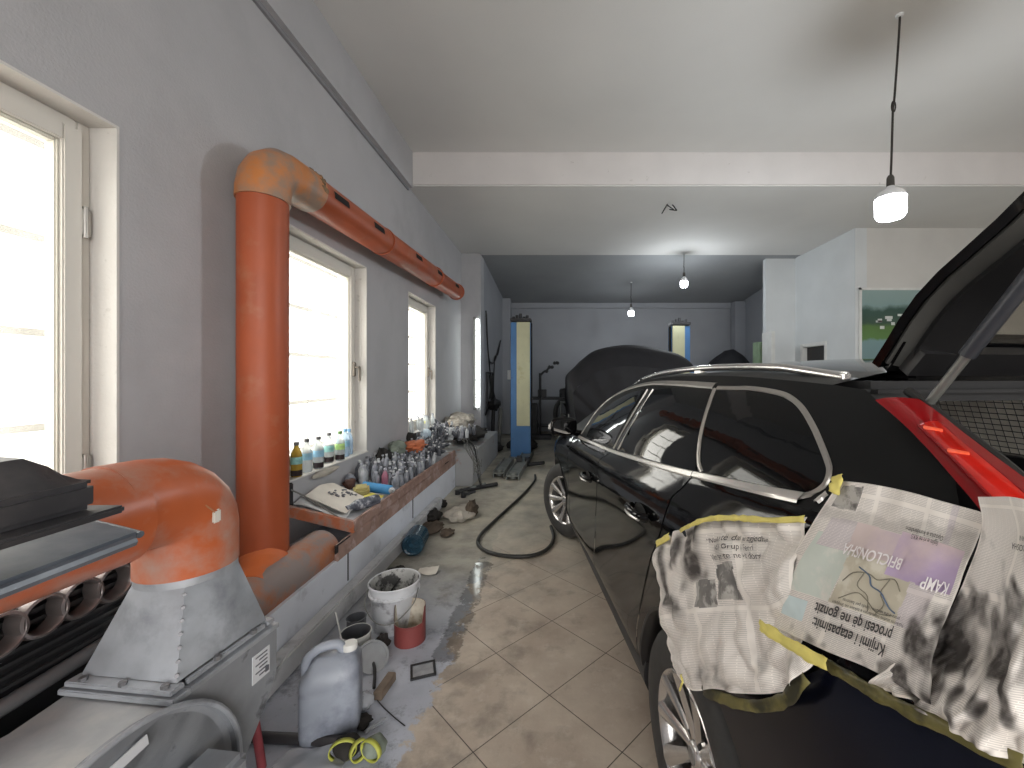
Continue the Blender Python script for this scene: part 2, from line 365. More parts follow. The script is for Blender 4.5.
# floor material: diagonal tiles, dusty concrete strip along the left wall and at the back
def floor_material():
    m=bpy.data.materials.new('garage_floor'); m.use_nodes=True; nt=m.node_tree; N=nt.nodes; L=nt.links; b=N['Principled BSDF']
    tc=N.new('ShaderNodeTexCoord')
    def noise_(sc,det=6,ro=.6):
        n=N.new('ShaderNodeTexNoise'); n.inputs['Scale'].default_value=sc; n.inputs['Detail'].default_value=det; n.inputs['Roughness'].default_value=ro
        L.new(tc.outputs['Object'],n.inputs['Vector']); return n.outputs['Fac']
    def mth(op,a,b_=None,c=None):
        n=N.new('ShaderNodeMath'); n.operation=op
        for i,q in enumerate((a,b_,c)):
            if q is None: continue
            if isinstance(q,(int,float)): n.inputs[i].default_value=q
            else: L.new(q,n.inputs[i])
        return n.outputs[0]
    def rng(v,a,b_,c=0.,d=1.):
        n=N.new('ShaderNodeMapRange'); [(L.new(q_,n.inputs[k_]) if not isinstance(q_,(int,float)) else setattr(n.inputs[k_],'default_value',q_)) for q_,k_ in ((a,'From Min'),(b_,'From Max'))]; n.inputs['To Min'].default_value=c; n.inputs['To Max'].default_value=d
        L.new(v,n.inputs['Value']); return n.outputs['Result']
    def mix(f,a,b_):
        n=N.new('ShaderNodeMix'); n.data_type='RGBA'
        if isinstance(f,float): n.inputs['Factor'].default_value=f
        else: L.new(f,n.inputs['Factor'])
        for q,k in ((a,'A'),(b_,'B')):
            if isinstance(q,tuple): n.inputs[k].default_value=q+(1,)
            else: L.new(q,n.inputs[k])
        return n.outputs['Result']
    mp=N.new('ShaderNodeMapping'); L.new(tc.outputs['Object'],mp.inputs['Vector'])
    mp.vector_type='TEXTURE'; mp.inputs['Location'].default_value=(-.375,2.435,0); mp.inputs['Rotation'].default_value=(0,0,math.radians(45))
    br=N.new('ShaderNodeTexBrick'); br.offset=0; br.squash=1
    L.new(mp.outputs['Vector'],br.inputs['Vector'])
    br.inputs['Scale'].default_value=1; br.inputs['Brick Width'].default_value=.455; br.inputs['Row Height'].default_value=.455
    br.inputs['Mortar Size'].default_value=.0028; br.inputs['Mortar Smooth'].default_value=.3; br.inputs['Bias'].default_value=0
    br.inputs['Color1'].default_value=(.0,.0,.0,1); br.inputs['Color2'].default_value=(1,1,1,1); br.inputs['Mortar'].default_value=(.5,.5,.5,1)
    tile=mix(rng(noise_(3.2,8),.3,.7),(.40,.325,.262),(.58,.50,.41))
    tile=mix(mth('MULTIPLY',rng(noise_(9,8,.7),.55,.75),.55),tile,(.68,.62,.55))
    sep=N.new('ShaderNodeSeparateXYZ'); L.new(tc.outputs['Object'],sep.inputs['Vector'])
    X,Y=sep.outputs['X'],sep.outputs['Y']
    dark=rng(mth('ADD',noise_(5,8,.65),mth('MULTIPLY',rng(X,-.75,.1,1.,0.),.14)),.56,.72)
    tile=mix(mth('MULTIPLY',dark,.6),tile,(.22,.185,.155))
    tile=mix(br.outputs['Fac'],tile,(.085,.068,.056))
    conc=mix(rng(noise_(2.2,8),.3,.7),(.36,.38,.44),(.54,.565,.64))
    conc=mix(rng(noise_(4.3,9,.75),.52,.66),conc,(.17,.175,.20))
    conc=mix(mth('MULTIPLY',rng(noise_(13,9,.8),.58,.66),.6),conc,(.09,.09,.10))
    far=mix(rng(noise_(2.4,9,.65),.35,.65),(.27,.255,.22),(.52,.485,.40))
    # how far along the room: bluish dust in front, brown dirt farther on
    yw=rng(mth('ADD',Y,mth('MULTIPLY',noise_(1.6,5),1.2)),3.0,4.2)
    dirt=mix(rng(noise_(3.1,9,.7),.4,.6),(.13,.127,.115),(.33,.322,.295))
    conc=mix(yw,conc,dirt)
    edge=mth('ADD',X,mth('MULTIPLY',mth('SUBTRACT',noise_(3.5,9,.7),.5),.55))
    k1=rng(edge,-.665,-.645)
    col=mix(k1,conc,tile)
    # thin dust film over the tiles far down the room
    yf=rng(mth('ADD',Y,mth('MULTIPLY',noise_(2.2,8,.7),2.6)),4.3,5.9)
    col=mix(yf,col,far)
    # wet patches along the edge of the tiles
    band=mth('MULTIPLY',rng(mth('ABSOLUTE',mth('ADD',X,.66)),.06,.24,1.,0.),mth('MULTIPLY',rng(Y,1.9,2.4),rng(Y,3.6,4.3,1.,0.)))
    wet=rng(mth('MULTIPLY',mth('ADD',noise_(8,9,.75),.22),band),mth('MULTIPLY_ADD',rng(mth('ABSOLUTE',mth('ADD',X,.68)),.03,.13,1.,0.),-.14,.72),mth('MULTIPLY_ADD',rng(mth('ABSOLUTE',mth('ADD',X,.68)),.03,.13,1.,0.),-.14,.80))
    col=mix(mth('MULTIPLY',wet,.5),col,(.035,.035,.03))
    L.new(col,b.inputs['Base Color'])
    r=rng(noise_(7,6),.3,.7,.32,.55)
    r=mth('ADD',r,mth('MULTIPLY',mth('SUBTRACT',1.,k1),.3))
    r=mth('MULTIPLY',r,mth('SUBTRACT',1.,mth('MULTIPLY',wet,.88)))
    L.new(r,b.inputs['Roughness'])
    bp=N.new('ShaderNodeBump'); bp.inputs['Strength'].default_value=.25; bp.inputs['Distance'].default_value=.006
    hgt=mth('SUBTRACT',noise_(30,8,.7),mth('MULTIPLY',br.outputs['Fac'],mth('MULTIPLY',k1,1.2)))
    hgt=mth('MULTIPLY',hgt,mth('SUBTRACT',1.,mth('MULTIPLY',wet,.85)))
    L.new(hgt,bp.inputs['Height']); L.new(bp.outputs['Normal'],b.inputs['Normal'])
    return m
def flat(name,pts,mt,th=.1,up=(0,0,-1)):
    return struct(MB().prism(pts,Vector(up)*th).build(name,mt,origin=(0,0,0),smooth=0))
flat('floor',[(-2.35,-4,0),(8.7,-4,0),(8.7,13,0),(-2.35,13,0)],floor_material())

WIN=[(.58,1.925),(3.10,4.395),(5.60,6.82)]; WZ0,WZ1=.83,2.78; WT=.26
mb=MB()
def wbox(y0,y1,z0,z1): mb.box((WX-WT/2,(y0+y1)/2,(z0+z1)/2),(WT,y1-y0,z1-z0))
wbox(-4,WIN[0][0],0,4.7); wbox(WIN[0][1],WIN[1][0],0,4.7); wbox(WIN[1][1],WIN[2][0],0,4.7); wbox(WIN[2][1],8.62,0,4.7)
for a,b_ in WIN: wbox(a,b_,0,WZ0); wbox(a,b_,WZ1,4.7)
struct(mb.build('wall_left',wallp,origin=(0,0,0),smooth=0))
# reveals lining each window hole, with frame, sash, pane, handle and the bars outside
for k,(a,b_) in enumerate(WIN):
    r=MB(); t=.012; xo=WX-WT; xi=WX+.006
    r.box(((xo+xi)/2,a+t/2,(WZ0+WZ1)/2),(xi-xo,t,WZ1-WZ0)); r.box(((xo+xi)/2,b_-t/2,(WZ0+WZ1)/2),(xi-xo,t,WZ1-WZ0))
    r.box(((xo+xi)/2,(a+b_)/2,WZ1-t/2),(xi-xo,b_-a-2*t,t)); r.box(((xo+xi)/2+.01,(a+b_)/2,WZ0+t/2),(xi-xo+.02,b_-a-2*t,t))
    struct(r.build('trim_%d'%(k+1),revp,origin=(0,0,0),smooth=0))
    xf=WX-.145
    def ring(mbx,y0,y1,z0,z1,w,d,x):
        mbx.box((x,y0+w/2,(z0+z1)/2),(d,w,z1-z0),bev=.006); mbx.box((x,y1-w/2,(z0+z1)/2),(d,w,z1-z0),bev=.006)
        mbx.box((x,(y0+y1)/2,z1-w/2),(d,y1-y0-2*w+.004,w),bev=.006); mbx.box((x,(y0+y1)/2,z0+w/2),(d,y1-y0-2*w+.004,w),bev=.006)
    root=bpy.data.objects.new('window_%d'%(k+1),None); COL.objects.link(root); root.location=(xf,(a+b_)/2,WZ0); MW[root]=Matrix.Translation(root.location); struct(root)
    f=MB(); ring(f,a+t,b_-t,WZ0+t,WZ1-t,.055,.06,xf); f.build('window_frame',winfr,root)
    s_=MB(); ring(s_,a+.058,b_-.058,WZ0+.06,WZ1-.058,.075,.065,xf+.018); sash=s_.build('window_sash',winfr,root)
    g=MB(); ring(g,a+.130,b_-.130,WZ0+.132,WZ1-.130,.018,.05,xf+.008); g.build('glazing_bead',mat('glazing_bead_pale',(.72,.70,.62),.4,var=.03),root)
    p=MB(); p.box((xf,(a+b_)/2,(WZ0+WZ1)/2),(.008,b_-a-.27,WZ1-WZ0-.27))
    gm=MATS.get('frosted_pane')
    if gm is None:
        gm=bpy.data.materials.new('frosted_pane'); gm.use_nodes=True; nt=gm.node_tree; N=nt.nodes; L=nt.links
        for n in list(N): N.remove(n)
        out=N.new('ShaderNodeOutputMaterial'); tr=N.new('ShaderNodeBsdfTransparent'); tr.inputs[0].default_value=(.97,.97,.95,1)
        tl=N.new('ShaderNodeBsdfTranslucent'); gl=N.new('ShaderNodeBsdfGlossy'); gl.inputs['Roughness'].default_value=.05
        tc=N.new('ShaderNodeTexCoord'); nz=N.new('ShaderNodeTexNoise'); nz.inputs['Scale'].default_value=5; nz.inputs['Detail'].default_value=8
        L.new(tc.outputs['Object'],nz.inputs['Vector'])
        rp=N.new('ShaderNodeValToRGB'); rp.color_ramp.elements[0].color=(.75,.72,.64,1); rp.color_ramp.elements[1].color=(.98,.96,.9,1); rp.color_ramp.elements[0].position=.35; rp.color_ramp.elements[1].position=.65
        L.new(nz.outputs['Fac'],rp.inputs['Fac']); L.new(rp.outputs['Color'],tl.inputs[0])
        m1=N.new('ShaderNodeMixShader'); m1.inputs[0].default_value=.15; L.new(tr.outputs[0],m1.inputs[1]); L.new(tl.outputs[0],m1.inputs[2])
        m2=N.new('ShaderNodeMixShader'); m2.inputs[0].default_value=.05; L.new(m1.outputs[0],m2.inputs[1]); L.new(gl.outputs[0],m2.inputs[2]); L.new(m2.outputs[0],out.inputs[0])
        MATS['frosted_pane']=gm
    p.build('window_pane',gm,root,smooth=0)
    # handle on the far stile (first window is hinged there instead)
    if k==0:
        for hz in (2.32,1.2):
            hb=MB(); hb.cyl((xf+.045,b_-.045,hz-.07),(xf+.045,b_-.045,hz+.07),.011,seg=10); hb.box((xf+.038,b_-.045,hz),(.02,.05,.12),bev=.004); hb.build('window_hinge',chrome_d,root)
    else:
        hz=1.70; hy=b_-.1
        hb=MB(); hb.box((xf+.062,hy,hz),(.03,.034,.15),bev=.006); hb.cyl((xf+.06,hy,hz+.02),(xf+.115,hy,hz+.02),.011,seg=10); hb.box((xf+.115,hy+.01,hz-.045),(.022,.026,.16),bev=.008); hb.build('window_handle',mat('handle_bronze',(.16,.14,.12),.4,metal=.5),root)
    gb=MB(); xg=WX-.36
    for q in range(1,3):
        y=a+(b_-a)*q/3; gb.cyl((xg,y,WZ0-.1),(xg,y,WZ1+.1),.005,seg=8)
    for q in range(5):
        z=WZ0+.12+(WZ1-WZ0-.2)*q/4; gb.box((xg,(a+b_)/2,z),(.01,b_-a+.2,.035))
    gr=gb.build('security_grille',mat('grille_grey',(.10,.10,.09),.5),root)
# plaster band under the ceiling, painted shadow line below it, ceilings, beam
struct(MB().box((WX+.035,.8,4.40),(.07,9.55,.48)).build('trim_4',wallp,origin=(0,0,0),smooth=0))
struct(MB().box((WX+.012,.8,4.145),(.024,9.55,.035)).build('trim_5',mat('painted_shadow_line',(.27,.27,.285),.8),origin=(0,0,0),smooth=0))  # darker strip stands in for the shadow the band casts on the wall
flat('ceiling',[(-2.35,-4,4.64),(8.7,-4,4.64),(8.7,5.60,4.64),(-2.35,5.60,4.64)],ceilp,up=(0,0,1))
struct(MB().box((3.2,5.66,4.44),(10.5+.3,.16,.46)).build('beam',beamp,origin=(0,0,0),smooth=0))
flat('ceiling_middle',[(-2.35,5.60,4.195),(8.7,5.60,4.195),(8.7,8.76,4.195),(-2.35,8.76,4.195)],ceilp,up=(0,0,1),th=.14)
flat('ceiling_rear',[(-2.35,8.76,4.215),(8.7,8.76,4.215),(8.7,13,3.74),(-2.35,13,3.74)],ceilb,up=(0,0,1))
# pillar at the end of the left wall, rear left wall, rear wall
struct(MB().box((-1.865,8.80,2.1),(.43,.40,4.22),bev=.03).build('wall_pillar',wallp,origin=(0,0,0)))
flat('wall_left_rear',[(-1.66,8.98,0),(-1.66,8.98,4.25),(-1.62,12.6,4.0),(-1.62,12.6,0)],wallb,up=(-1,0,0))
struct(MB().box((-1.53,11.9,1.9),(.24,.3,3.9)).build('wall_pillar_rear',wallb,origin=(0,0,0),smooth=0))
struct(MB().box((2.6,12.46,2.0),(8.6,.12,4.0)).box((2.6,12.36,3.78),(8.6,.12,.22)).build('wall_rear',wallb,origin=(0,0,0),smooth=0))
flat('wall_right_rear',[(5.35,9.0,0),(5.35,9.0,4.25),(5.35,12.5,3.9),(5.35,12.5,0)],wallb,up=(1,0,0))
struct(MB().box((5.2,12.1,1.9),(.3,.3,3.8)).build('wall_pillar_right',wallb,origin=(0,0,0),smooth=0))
# white partition on the right with a window hole, and the wall carrying the landscape picture
PXX=5.10; py0,py1,pz0,pz1=7.93,8.80,1.25,2.31
mb=MB()
def pb(y0,y1,z0,z1): mb.box((PXX+.10,(y0+y1)/2,(z0+z1)/2),(.20,y1-y0,z1-z0))
pb(7.17,py0,0,4.2); pb(py1,9.02,0,4.2); pb(py0,py1,0,pz0); pb(py0,py1,pz1,4.2)
mb.box((4.88,9.06,2.1),(.84,.12,4.2))
struct(mb.build('wall_partition',mat('partition_paint',(.60,.62,.63),.7,var=.04,vs=2,bump=.1,bs=60),origin=(0,0,0),smooth=0))
wr=bpy.data.objects.new('window_4',None); COL.objects.link(wr); wr.location=(PXX,8.36,pz0); MW[wr]=Matrix.Translation(wr.location); struct(wr)
f=MB(); ring(f,py0,py1,pz0,pz1,.075,.14,PXX+.06); f.build('window_frame',white_pl,wr)
f=MB(); f.box((PXX+.1,8.365,1.78),(.01,.73,.92)); f.build('window_pane',mat('dark_pane',(.012,.010,.010),.1),wr)
struct(MB().box((7.0,7.25,2.3),(3.4,.16,4.6)).build('wall_right_front',mat('wall_warm',(.60,.585,.56),.75,var=.04,vs=2,bump=.1,bs=60),origin=(0,0,0),smooth=0))
struct(MB().box((8.75,1.7,2.3),(.16,11.5,4.7)).build('wall_right',mat('wall_warm',(.6,.58,.55)),origin=(0,0,0),smooth=0))
# wall behind the camera with the open garage doorway
mb=MB(); mb.box((-1.7,-4.05,2.35),(1.3,.16,4.7)); mb.box((6.8,-4.05,2.35),(3.9,.16,4.7)); mb.box((1.9,-4.05,4.2),(6.0,.16,1.0))
struct(mb.build('wall_front',wallp,origin=(0,0,0),smooth=0))
flat('ground_outside',[(-14,-26,-.02),(20,-26,-.02),(20,-4.02,-.02),(-14,-4.02,-.02)],mat('yard_concrete',(.35,.34,.32),.8,var=.1))
flat('ground_beside',[(-14,-4,-.02),(-2.4,-4,-.02),(-2.4,13,-.02),(-14,13,-.02)],mat('yard_concrete',(.35,.34,.32)))
# ledge under the windows
LX=-1.545
struct(MB().box(((WX+LX)/2,2.53,.13),(LX-WX,1.10,.26)).box((LX-.015,2.53,.305),(.03,1.10,.09)).box(((WX+LX)/2,4.60,.175),(LX-WX,3.04,.35)).build('wall_ledge',ledgep,origin=(0,0,0),smooth=0))
mb=MB(); pts=[];
mb.box((LX+.045,3.56,.065),(.09,3.16,.13),bev=.012)
struct(mb.build('baseboard_left',kerbp,origin=(0,0,0)))
struct(MB().box((-1.67,7.36,.25),(.76,2.46,.50),bev=.01).build('wall_pier',mat('pier_paint',(.36,.365,.37),.7,var=.08,vs=2,bump=.2,bs=40,col2=(.33,.2,.16),c2lo=.6,c2hi=.68,c2s=5),origin=(0,0,0)))
# panel joints on the ledge face
mb=MB()
for y in (3.02,4.35): mb.box((LX+.002,y,.24),(.008,.012,.2))
struct(mb.build('trim_6',mat('joint_dark',(.12,.12,.13),.8),origin=(0,0,0),smooth=0))
# ================================================================== ORANGE WALL PIPE
R=.135
t=thing('ventilation_pipe','tall orange pipe on the left wall bending into a slotted pipe over the windows','pipe',(-1.83,2.56,.42))
def swept(pts,r,seg=32,th=.006):
    m=MB(); m.tube(pts,r,seg,caps=False); m.tube(list(reversed(pts)),r-th,seg,caps=False)
    return m
pv=(-1.83,2.56)
MB().cyl((*pv,.50),(*pv,2.80),R,seg=40).build('upright_pipe',orange,t)
c=MB(); c.lathe([(R+.001,.345),(R+.009,.35),(R+.012,.48),(R+.009,.53),(R+.001,.535)],(*pv,0),40); c.build('pipe_socket',orange_b,t)
# mitred elbow at the top turning along the wall
def mitre(cs,r,seg=36):
    m=MB(); n=len(cs); cs=[Vector(p) for p in cs]; vs=[]
    X=Vector((1,0,0))
    for i in range(n):
        a=(cs[i]-cs[i-1]).normalized() if i>0 else (cs[1]-cs[0]).normalized()
        b=(cs[i+1]-cs[i]).normalized() if i<n-1 else a
        nn=(a+b).normalized(); k=1/max(.2,a.dot(nn)); U=X.cross(nn).normalized()
        for q in range(seg):
            th=2*PI*q/seg; vs.append(cs[i]+X*r*math.cos(th)+U*r*k*math.sin(th))
    fs=[(i*seg+q,i*seg+(q+1)%seg,(i+1)*seg+(q+1)%seg,(i+1)*seg+q) for i in range(n-1) for q in range(seg)]
    m.add(vs,fs+[tuple(range(seg))[::-1],tuple((n-1)*seg+q for q in range(seg))]); return m
zt0=2.955; slope=.036
mitre([(-1.83,2.56,2.70),(-1.83,2.562,2.76),(-1.83,2.58,2.83),(-1.83,2.62,2.89),(-1.83,2.68,2.933),(-1.83,2.75,2.95),(-1.83,2.82,zt0),(-1.83,3.02,zt0+.012)],R+.010).build('pipe_elbow',orange_l,t)
m=MB()
for k in range(26):
    th=random.uniform(-.2,PI*1.3); y=2.98+random.uniform(-.02,.06)
    blob(m,(-1.83+math.cos(th)*(R+.004),y,zt0+.01+math.sin(th)*(R+.004)),(.016,.03,.016),.5,3,8,seed=k)
m.build('sealing_foam',crust,t)
def zp(y): return zt0+.012+(y-3.0)*slope
ys=[3.0,4.22,5.98,7.28]
for k in range(3):
    a,b_=ys[k],ys[k+1]+.05; rr=R+(.0,.004,.002)[k]
    m=MB(); m.tube([(-1.83,a,zp(a)),(-1.83,b_,zp(b_))],rr-.004*k,36)
    m.tube([(-1.83,b_-.03,zp(b_)),(-1.83,b_+.0,zp(b_))],rr+.008,36)
    m.build('slotted_pipe',orange,t)
for (y,el) in ((3.23,9),(3.90,9),(5.0,9),(5.87,9),(6.85,9)):
    e=math.radians(el); rr=R+.003
    m=MB(); 
    vs=[]; nsg=6
    for i in (0,1):
        for q in range(nsg+1):
            th=e-.20+.40*q/nsg; yy=y-.11+.22*i
            vs.append((-1.83+math.cos(th)*(rr+.001),yy,zp(yy)+math.sin(th)*rr))
    m.add(vs,[(q,q+1,q+nsg+2,q+nsg+1) for q in range(nsg)]); m.build('air_slot',blackhole,t)
# pipe lying along the ledge at its foot
p=MB(); p.cyl((-1.69,2.00,.405),(-1.69,2.93,.405),.134,seg=36); p.build('ledge_pipe',orange_d,t)
p=MB(); p.tube(cr([(-1.80,2.53,.50),(-1.78,2.48,.46),(-1.74,2.38,.42),(-1.70,2.25,.407)],4),.139,32); p.build('pipe_branch',orange_b,t)

# ================================================================== FAN WITH DUCT
cx,cy=-1.32,1.45
t=thing('extraction_fan','grey sheet metal centrifugal fan with an orange elbow duct on top','fan',(-1.315,1.25,0))
def housing(x0,x1):
    pts=[(1.24,.655),(1.62,.655),(1.62,.50)]
    for (y,z) in ((1.585,.42),(1.50,.31),(1.42,.22)): pts.append((y,z))
    for a in range(-20,-200,-15):
        th=math.radians(a); pts.append((1.05+.39*math.cos(th),.33+.30*math.sin(th)))
    for a in range(160,75,-10):
        th=math.radians(a); pts.append((1.05+.39*math.cos(th),.31+.335*math.sin(th)))
    pts=[(y,z) for y,z in pts]
    return [(x0,y,max(z,.02)) for y,z in pts]
MB().prism(housing(-1.50,-1.135),(.365,0,0)).build('fan_housing',galv_d,t,smooth=30)
m=MB(); m.prism(housing(-1.137,0)[:],(.006,0,0)); m.build('side_plate',galv_g,t,smooth=30)
# raised drum and rim on the side plate
m=MB(); m.lathe([(.0,0),(.325,0),(.34,.008),(.345,.03),(.345,.0)],(-1.131,1.08,.35),48,R=Matrix.Rotation(PI/2,3,'Y')); m.build('inlet_cover',galv_g,t,smooth=30)
m=MB(); m.tube([(-1.102,1.08+.350*math.cos(a),.35+.350*math.sin(a)) for a in [2*PI*k/48 for k in range(48)]],.008,8,closed=True); m.build('cover_rim',galv,t)
m=MB(); m.box((-1.04,1.21,.30),(.15,.24,.34),bev=.02); m.build('motor_box',galv_g,t)
m=MB(); m.box((-1.126,1.115,.615),(.004,.10,.030),rot=Matrix.Rotation(.15,3,'X')); m.build('rating_label',stickerw,t,smooth=0)
# flange
m=MB()
for (x,y,dx,dy) in ((-1.318,1.255,.395,.055),(-1.318,1.600,.395,.045),(-1.493,1.43,.045,.30),(-1.143,1.43,.045,.30)):
    m.box((x,y,.668),(dx,dy,.018),bev=.003); m.box((x,y,.690),(dx-.03,dy-.012,.016),bev=.003)
m.build('flange',galv,t)
for k,(x,y) in enumerate(((-1.45,1.247),(-1.31,1.245),(-1.17,1.247),(-1.135,1.38),(-1.135,1.52))):
    MB().cyl((x,y,.695),(x,y,.708),.011,seg=6).build('flange_bolt',bolt,t)
# square to round transition
n=40; vs=[]
def sq(th):
    c,s=math.cos(th),math.sin(th); k=max(abs(c),abs(s)); return c/k,s/k
for j in range(2):
    for q in range(n):
        th=2*PI*q/n+PI/4
        if j==0: a,b_=sq(th); vs.append((-1.318+a*.165,1.43+b_*.165,.70))
        else: vs.append((cx+math.cos(th)*R,cy+math.sin(th)*R,.945))
m=MB(); m.add(vs,[(q,(q+1)%n,n+(q+1)%n,n+q) for q in range(n)]); m.cyl((cx,cy,.94),(cx,cy,.985),R+.003,seg=40)
m.build('transition_hood',galv,t,smooth=12)
m=MB()
for q in range(7):
    f=q/6; p0=Vector((-1.152,1.264,.70)); p1=Vector((cx+R*.72,cy-R*.72,.94)); p=p0.lerp(p1,.08+.84*f); m.cyl(p,p+Vector((.006,-.006,.002)),.006,seg=8)
m.build('rivet_row',bolt,t)
# sticker with printed lines on the side plate
m=MB(); m.box((-1.1285,1.545,.565),(.003,.075,.10)); lab=m.build('warning_sticker',stickerw,t,smooth=0)
m=MB()
for k in range(6): m.box((-1.1265,1.545+(.008 if k%2 else 0),.603-k*.014),(.0015,.052-(.016 if k%2 else 0),.005))
m.box((-1.1265,1.570,.535),(.0015,.016,.02)); m.build('printed_line',inkgrey,lab,smooth=0)
# elbow: upright leg then toward the camera
el=MB()
arc=[(cx,cy,.965),(cx,cy,1.085)]
for k in range(1,7):
    a=PI/2*k/6; arc.append((cx,cy-.155+.155*math.cos(a),1.085+.135*math.sin(a)))
arc.append((cx,cy-.26,1.222))
el=mitre(arc,R+.006,44); el.build('duct_elbow',orange_h,t,smooth=50)
m=MB(); m.cyl((cx,cy-.22,1.210),(cx,.30,1.200),R+.013,seg=44); m.build('horizontal_duct',orange_h,t)
ang45=[(cx+(R+.0075)*math.cos(a),cy-.047-(R+.0075)*math.sin(a)*.70,1.175+(R+.0075)*math.sin(a)*.74) for a in [2*PI*k/40 for k in range(40)]]
m=MB(); m.tube(ang45,.003,6,closed=True); m.build('elbow_seam',mat('seam_orange',(.45,.2,.1),.5),t)
m=MB(); m.box((cx+R+.005,cy-.03,1.15),(.012,.03,.045),bev=.006); m.build('duct_scuff',mat('scuff_white',(.7,.66,.6),.6),t)
t.rotation_euler=(0,0,math.radians(-6.5))
# red stick standing behind the fan
t=thing('red_stick','thin red stick with a dark grip standing on the floor behind the grey fan','stick',(-1.235,1.72,0))
m=MB(); m.tube([(-1.235,1.72,0),(-1.30,1.69,.6),(-1.335,1.665,1.04)],.0165,12); m.build('shaft',redp,t)
m=MB(); m.tube([(-1.335,1.665,1.03),(-1.342,1.66,1.12)],.021,12); m.build('grip',blk_pl,t)

# ================================================================== REMOVED CAR FRONT LEANING BY THE WALL
t=thing('car_bumper','black car front with grille and four interlocked rings behind the fan','bumper',(-1.75,1.2,0))
gx=-1.67
def bsurf(u,v):  # along the wall (u) and down (v)
    y=.35+1.55*u; z=1.0-.95*v
    return Vector((gx-.02+.05*math.sin(PI*v)-.12*max(0,(u-.8)/.2)**2,y,z))
m=MB(); m.sheet(bsurf,30,14,.03); m.build('bumper_skin',blk_gr,t)
m=MB()
for k in range(9): 
    z=.965-k*.032; m.box((gx+.035,1.15,z),(.03,1.25,.011))
m.build('grille',mat('grille_slat',(.03,.03,.032),.3,coat=.3),t)
for k in range(4):
    y=1.165+k*.1005; ctr=Vector((gx+.085,y,.893)); rr=.056
    m=MB(); vs=[]; sg=36; prof=[(rr+.008,-.03),(rr+.010,.0),(rr+.006,.018),(rr-.002,.02),(rr-.007,.012),(rr-.008,-.03)]
    for q in range(sg):
        a=2*PI*q/sg
        for (r_,d) in prof: vs.append(ctr+Vector((d+.004*k*0,r_*math.cos(a),r_*math.sin(a))))
    npf=len(prof); m.add(vs,[(q*npf+i,q*npf+i+1,((q+1)%sg)*npf+i+1,((q+1)%sg)*npf+i) for q in range(sg) for i in range(npf-1)])
    m.build('badge_ring',ring_m,t)
m=MB(); m.tube([(gx+.06,.4,.665),(gx+.075,1.2,.675),(gx+.055,1.75,.69)],[.024]*3,10); m.build('bumper_strip',bump_g,t)
m=MB(); m.box((gx+.03,1.1,.40),(.05,1.2,.30),bev=.02); m.build('lower_intake',blk_gr,t)
# black plastic pieces laid over the duct
t=thing('plastic_tray','ridged black plastic tray lying on top of the orange duct','tray',(-1.13,.42,1.36))
def prof_tray(u):
    pass
m=MB()
# stepped tray: body with a flange lip round it
m.box((-1.13,.42,1.405),(.56,.69,.050),bev=.010); m.box((-1.12,.425,1.372),(.60,.72,.014),bev=.004)
m.build('tray_body',blk_pl,t)
def hump(u,v):
    s=math.sin(PI*min(1,max(0,v)))
    x=-1.36+.495*v; y=.10+.665*u; z=1.428+.055*min(1,(1-v)/.09)**.7*min(1,v/.1)*(1-max(0,(u-.90)/.10)**1.3*.97)
    return Vector((x,y,z))
m=MB(); m.sheet(hump,20,12,.006); m.build('tray_ridge',blk_pl,t)
t=thing('cover_sheet','bluish dusty black cover sheet leaning on the side of the orange duct','sheet',(-1.1,.6,1.24))
def csh(u,v):
    y=.25+ (.73-.05*v)*u
    x=-1.225+.275*v; z=1.325-.045*v-.012*v*v+.008*math.sin(u*5)*(1-v)
    z-= .02*max(0,(u-.85)/.15)*(1-v)
    return Vector((x,y,z))
m=MB(); m.sheet(csh,24,8,.012); m.build('sheet',blk_sheet,t)
m=MB(); m.tube([csh(u/20,1.0)+Vector((.004,.012*math.sin(u*2.1),-.012)) for u in range(0,21)],.012,8); m.tube([csh(1.,v/6)+Vector((0,.01,-.005)) for v in range(7)],.008,8); m.build('sheet_lip',blk_sheet,t)

# ================================================================== TRAY UNDER THE WINDOWS AND ITS CONTENTS
TY0,TY1=3.10,6.06
def tz(x,y): # tray bottom height
    return .500+(-1.56-x)*.20+.0
t=thing('wall_tray','long shallow tray with orange painted end board fixed along the wall under the windows','tray',(-1.8,4.5,.35))
def tb(u,v): x=WX+.005+(LX-.02-WX)*v; y=TY0+(TY1-TY0)*u; return Vector((x,y,tz(x,y)-.01))
MB().sheet(tb,8,4,.02).build('tray_bottom',plaster,t)
m=MB(); a=Vector((WX+.01,TY0,.635)); b_=Vector((LX+.01,TY0-.0,.505))
m.prism([a+Vector((0,-.02,-.05)),b_+Vector((0,-.02,-.045)),b_+Vector((0,-.02,.04)),a+Vector((0,-.02,.03))],(0,.03,0)); m.build('end_board',tray_o,t,smooth=0)
m=MB(); m.box((LX,(TY0+TY1)/2,.505),(.035,TY1-TY0+.03,.085),bev=.008); 
m.build('front_rail',tray_b,t)
m=MB(); m.box((LX+.002,(2.86+TY1)/2,.403),(.03,TY1-2.86,.115),bev=.006); m.build('lower_rail',tray_b,t)
for y,l in ((2.93,.20),(5.62,.17)):
    m=MB(); m.box((LX+.012,y,.437),(.006,l,.055)); m.build('rail_slot',blackhole,t,smooth=0)

